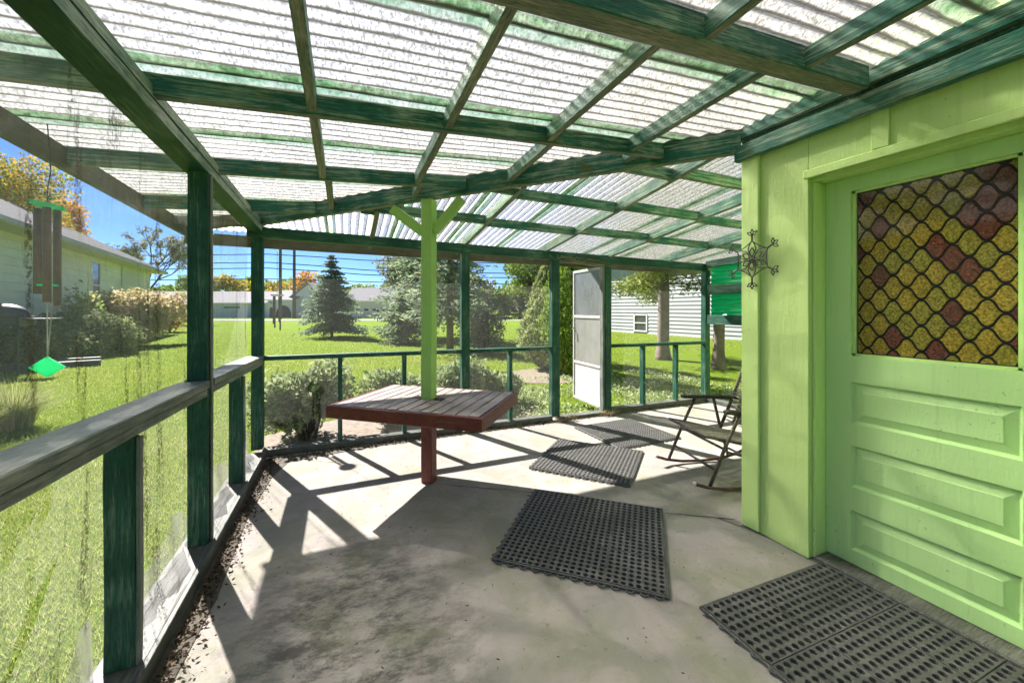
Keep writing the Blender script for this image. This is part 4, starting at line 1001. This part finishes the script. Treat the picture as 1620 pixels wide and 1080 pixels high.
# ================================================================= NEIGHBOURING HOUSES
def siding_house(name, origin, ang, L, Dp, H, expo, mats, label, roof_h, over=.45, openings=(), courses_from=0.0, ridge='along', side_courses=False):
    """Local x runs along the visible front (y = 0), the house stands at y > 0."""
    t = tag(empty(name, (*origin, GZ), ang), label, 'house'); sid, trim, roofm = mats
    n = int(H / expo); bodym = MB(); bodym.box((.02, .02, 0), (L - .02, Dp - .02, H)); bodym.build('wall', sid, t)
    for k in range(n + 1):
        z0 = k * expo; z1 = min(H, z0 + expo)
        if z1 - z0 < .03: continue
        segs_ = [(0.0, L)]
        for (a, c, zz0, zz1, kind) in openings:
            if zz0 < z1 - .01 and zz1 > z0 + .01:
                new = []
                for s0, s1 in segs_:
                    if c <= s0 or a >= s1: new.append((s0, s1))
                    else:
                        if a - s0 > .02: new.append((s0, a))
                        if s1 - c > .02: new.append((c, s1))
                segs_ = new
        for s0, s1 in segs_:
            m = MB(); V = [(s0, -.034, z0), (s1, -.034, z0), (s1, .0, z1 + .006), (s0, .0, z1 + .006), (s0, .018, z0), (s1, .018, z0), (s1, .018, z1 + .006), (s0, .018, z1 + .006)]
            m.add(V, [(0, 1, 2, 3), (0, 4, 5, 1), (3, 2, 6, 7), (1, 5, 6, 2), (0, 3, 7, 4)]); m.build('siding_board', sid, t)
        if side_courses:
            for xs, sg in ((0, -1), (L, 1)):
                m = MB(); V = [(xs + sg * .022, 0, z0), (xs + sg * .022, Dp, z0), (xs, Dp, z1), (xs, 0, z1)]; m.add(V, [(0, 1, 2, 3)] if sg > 0 else [(3, 2, 1, 0)]); m.add([(xs, 0, z0), (xs, Dp, z0), (xs + sg * .022, Dp, z0), (xs + sg * .022, 0, z0)], [(0, 1, 2, 3)]); m.build('siding_board', sid, t)
    for (a, c, z0, z1, kind) in openings:
        if kind == 'window':
            m = MB(); w = .07
            for (p, q, r, s_) in ((a, a + w, z0, z1), (c - w, c, z0, z1), (a + w, c - w, z0, z0 + w), (a + w, c - w, z1 - w, z1), (a + w, c - w, (z0 + z1) / 2 - .025, (z0 + z1) / 2 + .025)): m.box((p, -.05, r), (q, .015, s_))
            wn = m.build('window', trim, t); m = MB(); m.box((a + w, -.012, z0 + w), (c - w, .004, z1 - w)); m.build('pane', 'window_glass', wn)
        elif kind == 'garage':
            g_ = MB(); g_.box((a, -.01, z0), (c, .015, z1)); go = g_.build('garage_door', 'beige_door', t); npn = 4
            for r in range(npn): m = MB(); m.box((a + .05, -.03, z0 + (z1 - z0) * r / npn + .02), (c - .05, -.012, z0 + (z1 - z0) * (r + 1) / npn - .02)); m.build('door_section', 'beige_door', go)
            for q in range(4): ww = (c - a) / 4; m = MB(); m.box((a + ww * (q + .25), -.04, z0 + (z1 - z0) * .52), (a + ww * (q + .75), -.031, z0 + (z1 - z0) * .66)); m.build('pane', 'window_glass', go)
        elif kind == 'dark':
            m = MB(); m.box((a, -.005, z0), (c, .01, z1)); m.build('dark_opening', 'grill_black', t)
        elif kind == 'arch':
            m = MB(); pts = [(a + (c - a) * (.5 - .5 * math.cos(k / 10 * math.pi)), z0 + (z1 - z0) * math.sin(k / 10 * math.pi) ** .8) for k in range(11)]
            V = [(x, -.03, z) for x, z in pts] + [(x, .01, z) for x, z in pts]; nn = len(pts); m.add(V, [tuple(range(nn)), tuple(range(2 * nn - 1, nn - 1, -1))] + [(k, nn + k, nn + (k + 1) % nn, (k + 1) % nn) for k in range(nn)]); m.build('arch_opening', 'grill_black', t)
    for xs in (-.03, L - .07): m = MB(); m.box((xs, -.045, 0), (xs + .10, .03, H)); m.build('corner_trim', trim, t)
    m = MB(); y0, y1, ym = -over, Dp + over, Dp / 2; x0, x1 = -over, L + over; s = roof_h / (Dp / 2); ze = H - over * s + .12; zt_ = H + roof_h + .12
    if ridge == 'along':
        V = [(x0, y0, ze), (x1, y0, ze), (x1, ym, zt_), (x0, ym, zt_), (x0, y1, ze), (x1, y1, ze)]; V += [(a, c, z + .10) for a, c, z in V]
        m.add(V, [(1, 0, 3, 2), (3, 4, 5, 2), (6, 7, 8, 9), (9, 8, 11, 10), (0, 1, 7, 6), (5, 4, 10, 11), (1, 2, 8, 7), (2, 5, 11, 8), (3, 0, 6, 9), (4, 3, 9, 10)])
        gb = MB()
        for xs in (.02, L - .06): gb.add([(xs, 0, H), (xs, Dp, H), (xs, ym, H + roof_h), (xs + .04, 0, H), (xs + .04, Dp, H), (xs + .04, ym, H + roof_h)], [(0, 1, 2), (5, 4, 3), (0, 2, 5, 3), (2, 1, 4, 5)])
    else:
        xm = L / 2; s = roof_h / (L / 2); ze = H - over * s + .12
        V = [(x0, y0, ze), (x0, y1, ze), (xm, y1, zt_), (xm, y0, zt_), (x1, y1, ze), (x1, y0, ze)]; V += [(a, c, z + .10) for a, c, z in V]
        m.add(V, [(0, 1, 2, 3), (3, 2, 4, 5), (9, 8, 7, 6), (11, 10, 8, 9), (6, 7, 1, 0), (0, 3, 9, 6), (3, 5, 11, 9), (5, 4, 10, 11), (1, 7, 8, 2), (2, 8, 10, 4)])
        gb = MB()
        for ys_ in (.02, Dp - .06): gb.add([(0, ys_, H), (L, ys_, H), (xm, ys_, H + roof_h), (0, ys_ + .04, H), (L, ys_ + .04, H), (xm, ys_ + .04, H + roof_h)], [(0, 1, 2), (5, 4, 3), (0, 2, 5, 3), (2, 1, 4, 5)])
    ro = m.build('roof', roofm, t); gb.build('gable', sid, t)
    if ridge == 'along':
        m = MB(); m.box((x0 - .01, y0 - .04, ze - .03), (x1 + .01, y0 - .003, ze + .10)); m.build('gutter', 'gutter_grey' if sid == 'cream_siding' else trim, ro)
        m = MB(); m.box((x0, y0, ze - .05), (x1, .0, ze - .025)); m.build('soffit', 'soffit_cream' if sid == 'cream_siding' else trim, ro)
    return t
def heading(p, q): return math.atan2(q[1] - p[1], q[0] - p[0])
# left neighbour: its long side recedes beyond the bushes
A0 = Vector((-7.21, 3.08)); A1 = Vector((-11.27, 31.64)); dirn = (A1 - A0).normalized(); Lh = (A1 - A0).length
nh = siding_house('neighbour_house', tuple(A0), heading(A0, A1), Lh, 10.0, 4.04, .25, ('cream_siding', 'white_paint', 'dark_shingle'), 'cream green sided neighbour house along the left yard', 2.7, over=.75,
    openings=((10.6, 13.0, 1.31, 3.27, 'window'), (19.6, 20.65, 1.45, 3.55, 'window'), (3.5, 5.9, 1.31, 3.27, 'window')))
# mirrored so that the house stands on the left of its wall line
nh.scale = (1, 1, 1)
for xa, xb in ((23.5, 27.4),):
    m = MB(); m.box((xa, -.050, .3), (xb, -.036, 3.9)); m.build('panel', 'soffit_cream', nh)
# grey house beyond the pines
B0 = Vector((15.6, 23.5)); B1 = Vector((17.6, 8.5))
siding_house('grey_house', tuple(B0), heading(B0, B1), (B1 - B0).length, 9.0, 4.7, .21, ('pale_grey_siding', 'white_paint', 'grey_shingle'), 'pale grey clapboard house behind the pines on the right', 2.0,
    openings=((4.4, 5.4, .12, 1.15, 'window'), (.9, 1.6, .7, 1.6, 'dark'), (10, 11.2, 1.2, 2.6, 'window')))
# houses across the street
p = at(470, 70); q = at(120, 62)
siding_house('ranch_house', at(150, 66), heading(at(150, 66), at(428, 66)), 29.2, 9, 2.5, .22, ('blue_grey_siding', 'white_paint', 'grey_shingle'), 'long low house with grey roof across the street behind the plastic', 1.9,
    openings=((9.5, 11.5, .9, 2.0, 'window'), (21.5, 24.5, 1.5, 2.0, 'window'), (3, 5, .9, 2.1, 'window')))
siding_house('arched_house', at(424, 66), heading(at(424, 66), at(462, 66)), 4.4, 8, 3.0, .22, ('far_pale_siding', 'white_paint', 'grey_shingle'), 'grey house front with dark arched openings behind the utility poles', 1.6,
    openings=((-.2 + .3, 1.0, .05, 1.8, 'arch'), (1.3, 3.9, .05, 2.1, 'arch')))
siding_house('gabled_house', at(463, 67), heading(at(463, 67), at(512, 67)), 5.4, 9, 3.6, .22, ('far_pale_siding', 'white_paint', 'grey_shingle'), 'pale gabled house left of the blue spruce', 2.2, ridge='across',
    openings=((.3, .9, 2.2, 3.2, 'window'), (3.0, 4.0, 1.9, 3.0, 'window')))
siding_house('garage', at(548, 66), heading(at(548, 66), at(628, 66)), 8.5, 7, 2.9, .5, ('beige_door', 'white_paint', 'grey_shingle'), 'beige garage with a wide panelled door right of the blue spruce', 2.1,
    openings=((1.2, 6.9, .0, 2.3, 'garage'),))
siding_house('white_house', at(629, 67), heading(at(629, 67), at(735, 67)), 11.4, 8, 2.8, .22, ('white_paint', 'white_paint', 'grey_shingle'), 'white house joined to the beige garage behind the spruces', 1.9, openings=((6, 8, .9, 2.0, 'window'),))
mbx = tag(empty('mailbox', (*at(597.5, 47.5), GZ)), 'dark mailbox on a post in front of the beige garage', 'mailbox')
m = MB(); m.box((-.05, -.05, 0), (.05, .05, 1.1)); m.build('post', 'wire_black', mbx)
m = MB(); m.tube([(0, -.28, 1.28), (0, .28, 1.28)], .2, 10); m.build('box', 'wire_black', mbx)

# ================================================================= STREET POLES AND WIRES
poles = []
for px, d0, lab in ((443.5, 58, 'grey utility pole above the white disc wind chime'), (465.5, 62, 'brown utility pole left of the gabled house')):
    x, y = at(px, d0); t = tag(empty('utility_pole', (x, y, GZ)), lab, 'utility pole', 'utility poles along the street'); poles.append((x, y))
    m = MB(); m.tube([(0, 0, -.2), (0, 0, 6), (0, 0, 14)], [.30, .22, .19] if px > 450 else [.24, .21, .18], 10); m.build('pole', 'pole_wood', t, True)
    m = MB(); m.box((-1.6, -.1, 13.0), (1.6, .1, 13.25)); m.build('crossarm', 'pole_wood', t)
    m = MB()
    for q in (-1.4, -.5, .5, 1.4): m.tube([(q, 0, 13.25), (q, 0, 13.5)], .07, 6)
    m.build('insulators', 'wire_black', t)['kind'] = 'stuff'
for i, (y0, y1, lab) in enumerate(((402, 414, 'topmost overhead wire crossing the sky'), (415, 430, 'second overhead wire from the top'), (424, 437, 'third overhead wire from the top'), (441, 447, 'lowest overhead wire above the garage roof'))):
    a = at(-700, 60); c = at(2300, 60); m = MB(); pts = []
    for k in range(41):
        u = k / 40; px = -700 + 3000 * u; yy = y0 + (y1 - y0) * (px - 440) / 170
        if px > 610: yy = y1 + (px - 610) * .012
        if px < 440: yy = y0 + (440 - px) * .01
        x, y = at(px, 60); pts.append((x, y, CAM_H + (HOR - yy) / FPX * 60))
    m.tube(pts, .065, 5, cap=False); tag(m.build('power_line', 'wire_black'), lab, 'wire', 'overhead wires along the street')

# ================================================================= BACKGROUND TREES
TG = 'trees beyond the street'
T = [  # px, depth, height, radius, trunk, leaves, leaf size, material, label
    (22, 24, 13.0, 4.6, 3.5, 20000, .19, 'maple_leaves', 'yellow green maple over the neighbour roof at the left edge', 61),
    (70, 30, 10.6, 2.9, 4.0, 9000, .21, 'orange_leaves', 'orange tinted maple behind the green topped wind chime', 62),
    (300, 88, 9.5, 6.0, 2, 1800, .8, 'green_leaves', 'green tree above the long low house roof', 64),
    (372, 92, 10.0, 6.5, 2, 1800, .8, 'maple_leaves', 'yellowish tree right of the plastic streaks', 65),
    (434, 95, 8.5, 4.2, 2, 1500, .7, 'maple_leaves', 'yellow tree between the two utility poles', 66),
    (482, 96, 11.0, 4.2, 2, 1700, .7, 'orange_leaves', 'orange autumn tree right of the brown utility pole', 67),
    (512, 100, 8.0, 4.0, 2, 1400, .7, 'blush_leaves', 'pinkish tree peeking left of the blue spruce', 68),
    (585, 92, 8.0, 6.5, 1.5, 1700, .8, 'green_leaves', 'light green tree behind the garage roof', 69),
    (620, 110, 18.0, 7.5, 3, 2200, 1.0, 'dusty_leaves', 'tall grey tree left of the table post top', 70),
    (745, 60, 7.6, 4.4, 1.5, 2000, .6, 'dusty_leaves', 'dusty tree just right of the far wall post', 71),
    (842, 56, 10.5, 5.4, 2, 3200, .6, 'green_leaves', 'tall bright green tree in the middle screen bay', 72),
    (885, 58, 11.0, 4.5, 2, 2400, .6, 'dark_bush_leaves', 'dark green tree behind the pale arborvitae', 73),
    (700, 100, 13.0, 7.5, 2, 2000, .9, 'green_leaves', 'green tree far behind the tall spruces', 74),
    (960, 70, 12.0, 6.0, 2, 2400, .7, 'green_leaves', 'green tree behind the storm door', 75),
    (1010, 46, 12.5, 5.5, 2, 2600, .6, 'green_leaves', 'green tree over the grey clapboard house', 76),
    (1165, 30, 9.0, 4.0, 1.5, 2400, .4, 'bush_leaves', 'green tree beyond the far right corner', 77),
]
for (px, d0, H, rx, th, n, lf, mt, lab, sd_) in T:
    broad_tree('maple_tree' if 'maple' in lab else 'street_tree', at(px, d0), H, rx, th, n, lf, mt, lab, sd_, group=TG if d0 > 50 else None)
HG = 'evergreens in the row across the street'
for i, (px, d0, H, r, lab) in enumerate(((772, 57, 3.9, 2.2, 'first bushy evergreen from the left in the roadside row'), (798, 58, 4.2, 1.7, 'second evergreen in the roadside row, grey and pointed'), (822, 58, 3.9, 2.0, 'third evergreen in the roadside row'), (845, 57, 4.0, 1.8, 'fourth evergreen in the roadside row, conical'), (868, 57, 4.3, 2.0, 'last evergreen in the roadside row beside the pale arborvitae'))):
    conifer('roadside_evergreen', at(px, d0), H, r, 1500, .42, 'dusty_leaves' if i % 2 == 0 else 'far_spruce_needles', lab, 80 + i, base=.03, droop=0, tiers=12, power=.55, group=HG)
# bare branched tree behind the neighbour roof
bt = tag(empty('bare_tree', (*at(228, 38), GZ)), 'dark thinly leaved tree rising behind the far end of the neighbour roof', 'tree'); m = MB(); C = []; rg = random.Random(5)
def grow(p, d_, L, r, lv):
    q = p + d_ * L; m.tube([p, q], [r, r * .65], 5, cap=False)
    if lv <= 1: C.extend([tuple(p.lerp(q, rg.random()) + Vector((rg.gauss(0, .15), rg.gauss(0, .15), rg.gauss(0, .15)))) for _ in range(9)])
    if lv == 0: return
    for _ in range(3): grow(q, (d_ + Vector((rg.uniform(-.7, .7), rg.uniform(-.7, .7), rg.uniform(-.15, .45)))).normalized(), L * rg.uniform(.62, .85), r * .6, lv - 1)
grow(Vector((0, 0, 0)), Vector((0, 0, 1)), 2.7, .2, 5); m.build('trunk', 'bark', bt)
fast('crown', leaf_quads(np.array(C), .26), 4, 'dusty_leaves', bt)
# a far wood closing the horizon
n = 26000; ang = RNG.uniform(0, 2 * math.pi, n); rr = RNG.uniform(190, 215, n)
zz = GZ + (11 + 3.5 * np.sin(ang * 23) + 2 * np.sin(ang * 61 + 1)) * RNG.uniform(0, 1, n) ** .7
tag(fast('far_wood', leaf_quads(np.stack([np.cos(ang) * rr, np.sin(ang) * rr, zz], 1), 4.2), 4, 'green_leaves'), 'distant belt of green trees along the horizon', 'wood', kind='stuff')

# ================================================================= GRASS, LITTER
def blades(n, xr, yr, h, w, avoid):
    x = RNG.uniform(*xr, n); y = RNG.uniform(*yr, n); k = avoid(x, y); x, y = x[k], y[k]; n = len(x)
    a = RNG.uniform(0, 6.283, n); hh = h * RNG.uniform(.45, 1.3, n); ln = RNG.uniform(.1, .9, n) * hh; b_ = RNG.uniform(0, 6.283, n)
    p = np.stack([x, y, np.full(n, GZ - .005)], 1); s = np.stack([np.cos(a), np.sin(a), np.zeros(n)], 1) * w; t = p + np.stack([np.cos(b_) * ln, np.sin(b_) * ln, hh], 1)
    return np.stack([p - s, p + s, t], 1).reshape(-1, 3)
inside = lambda x, y: ~((x > XL - .2) & (x < XR + .2) & (y < YF + .2)) & ~((x > -.8) & (x < 2.5) & (y < 5.6) & (y > 4))
G = [blades(230000, (-4.2, -.84), (-1.0, 6.0), .036, .0024, inside), blades(110000, (-8, 7.5), (4.2, 13), .042, .0055, inside), blades(130000, (-14, 18), (10, 34), .05, .011, lambda x, y: inside(x, y) & (RNG.uniform(0, 1, len(x)) > (y - 12) / 22))]
tag(fast('grass', np.concatenate(G), 3, 'lawn_blades'), 'short mown lawn grass round the porch', 'grass', kind='stuff')
n = 2600; u = RNG.uniform(0, 1, n); side_ = RNG.uniform(0, 1, n) < .62
x = np.where(side_, -.62 + np.abs(RNG.normal(size=n)) * .045, -.6 + u * 5.2); y = np.where(side_, .4 + u * 3.7, 4.10 - np.abs(RNG.normal(size=n)) * .035)
lit = np.stack([x, y, .006 + np.abs(RNG.normal(size=n)) * .008], 1)
n2 = 260; far_ = np.stack([RNG.uniform(-.5, 2.2, n2), RNG.uniform(.6, 3.9, n2), np.full(n2, .005)], 1)
n3 = 70; dk = np.stack([.05 + RNG.normal(size=n3) * .33, 1.75 + RNG.normal(size=n3) * .42, np.full(n3, .005)], 1)
q = np.concatenate([leaf_quads(lit, .021, np.tile([1., 0, 0], (n, 1)), .5, 1.0), leaf_quads(far_, .012, RNG.normal(size=(n2, 3)) * np.array([1, 1, .08]), .4, .1), leaf_quads(dk, .02, RNG.normal(size=(n3, 3)) * np.array([1, 1, .05]), .25, .1)])
q[:, 2] = np.maximum(q[:, 2], .003)
tag(fast('leaf_litter', q, 4, 'litter_leaves'), 'dead leaves and grit along the porch sills', 'leaf litter', kind='stuff')
m = MB(); poly = [(-.64, -.5), (-.56, .6), (-.585, 1.4), (-.54, 2.2), (-.57, 3.0), (-.53, 3.6), (-.45, 3.92), (.2, 4.03), (1.2, 4.05), (2.3, 4.06), (2.3, 4.075), (-.5, 4.075), (-.64, 4.06)]
m.prism(poly, .0005, .004); tag(m.build('sill_dirt', 'dirt'), 'dark dirt gathered along the foot of the sills', 'dirt', kind='stuff')
def dry(name, c, n, L, label, seed, zb_=.0):
    rg = random.Random(seed); m = MB()
    for _ in range(n):
        a = rg.uniform(0, 6.28); l = L * rg.uniform(.4, 1); m.tube([(c[0] + rg.uniform(-.05, .05), c[1] + rg.uniform(-.02, .02), zb_ + rg.uniform(0, .03)), (c[0] + math.cos(a) * l * .5, c[1] + math.sin(a) * l * .25, zb_ + l * rg.uniform(.1, .5)), (c[0] + math.cos(a) * l, c[1] + math.sin(a) * l * .4, zb_ + l * rg.uniform(.0, .45))], .0022, 4, cap=False)
    return tag(m.build(name, 'dry_stems'), label, 'dry grass', 'tufts of dry stems at the storm door')
dry('dry_tuft', (2.42, 4.05), 60, .17, 'tuft of dry stems at the left foot of the storm door opening', 1)
dry('dry_tuft', (3.05, 4.06), 60, .17, 'tuft of dry stems at the right foot of the storm door opening', 2)
m = MB(); rg = random.Random(9)
for _ in range(5):
    x = rg.uniform(2.2, 2.5); pts = [(x, YF - .012, zh(2.4) + .05)]
    for k in range(7): pts.append((x + k * rg.uniform(.05, .13), YF - .012 + rg.uniform(-.01, .01), zh(2.4) + .03 - .02 * k * rg.random() + rg.uniform(-.02, .03)))
    m.tube(pts, .003, 4, cap=False)
tag(m.build('dry_vine', 'dry_stems'), 'dry vine trailing along the header above the storm door', 'vine')
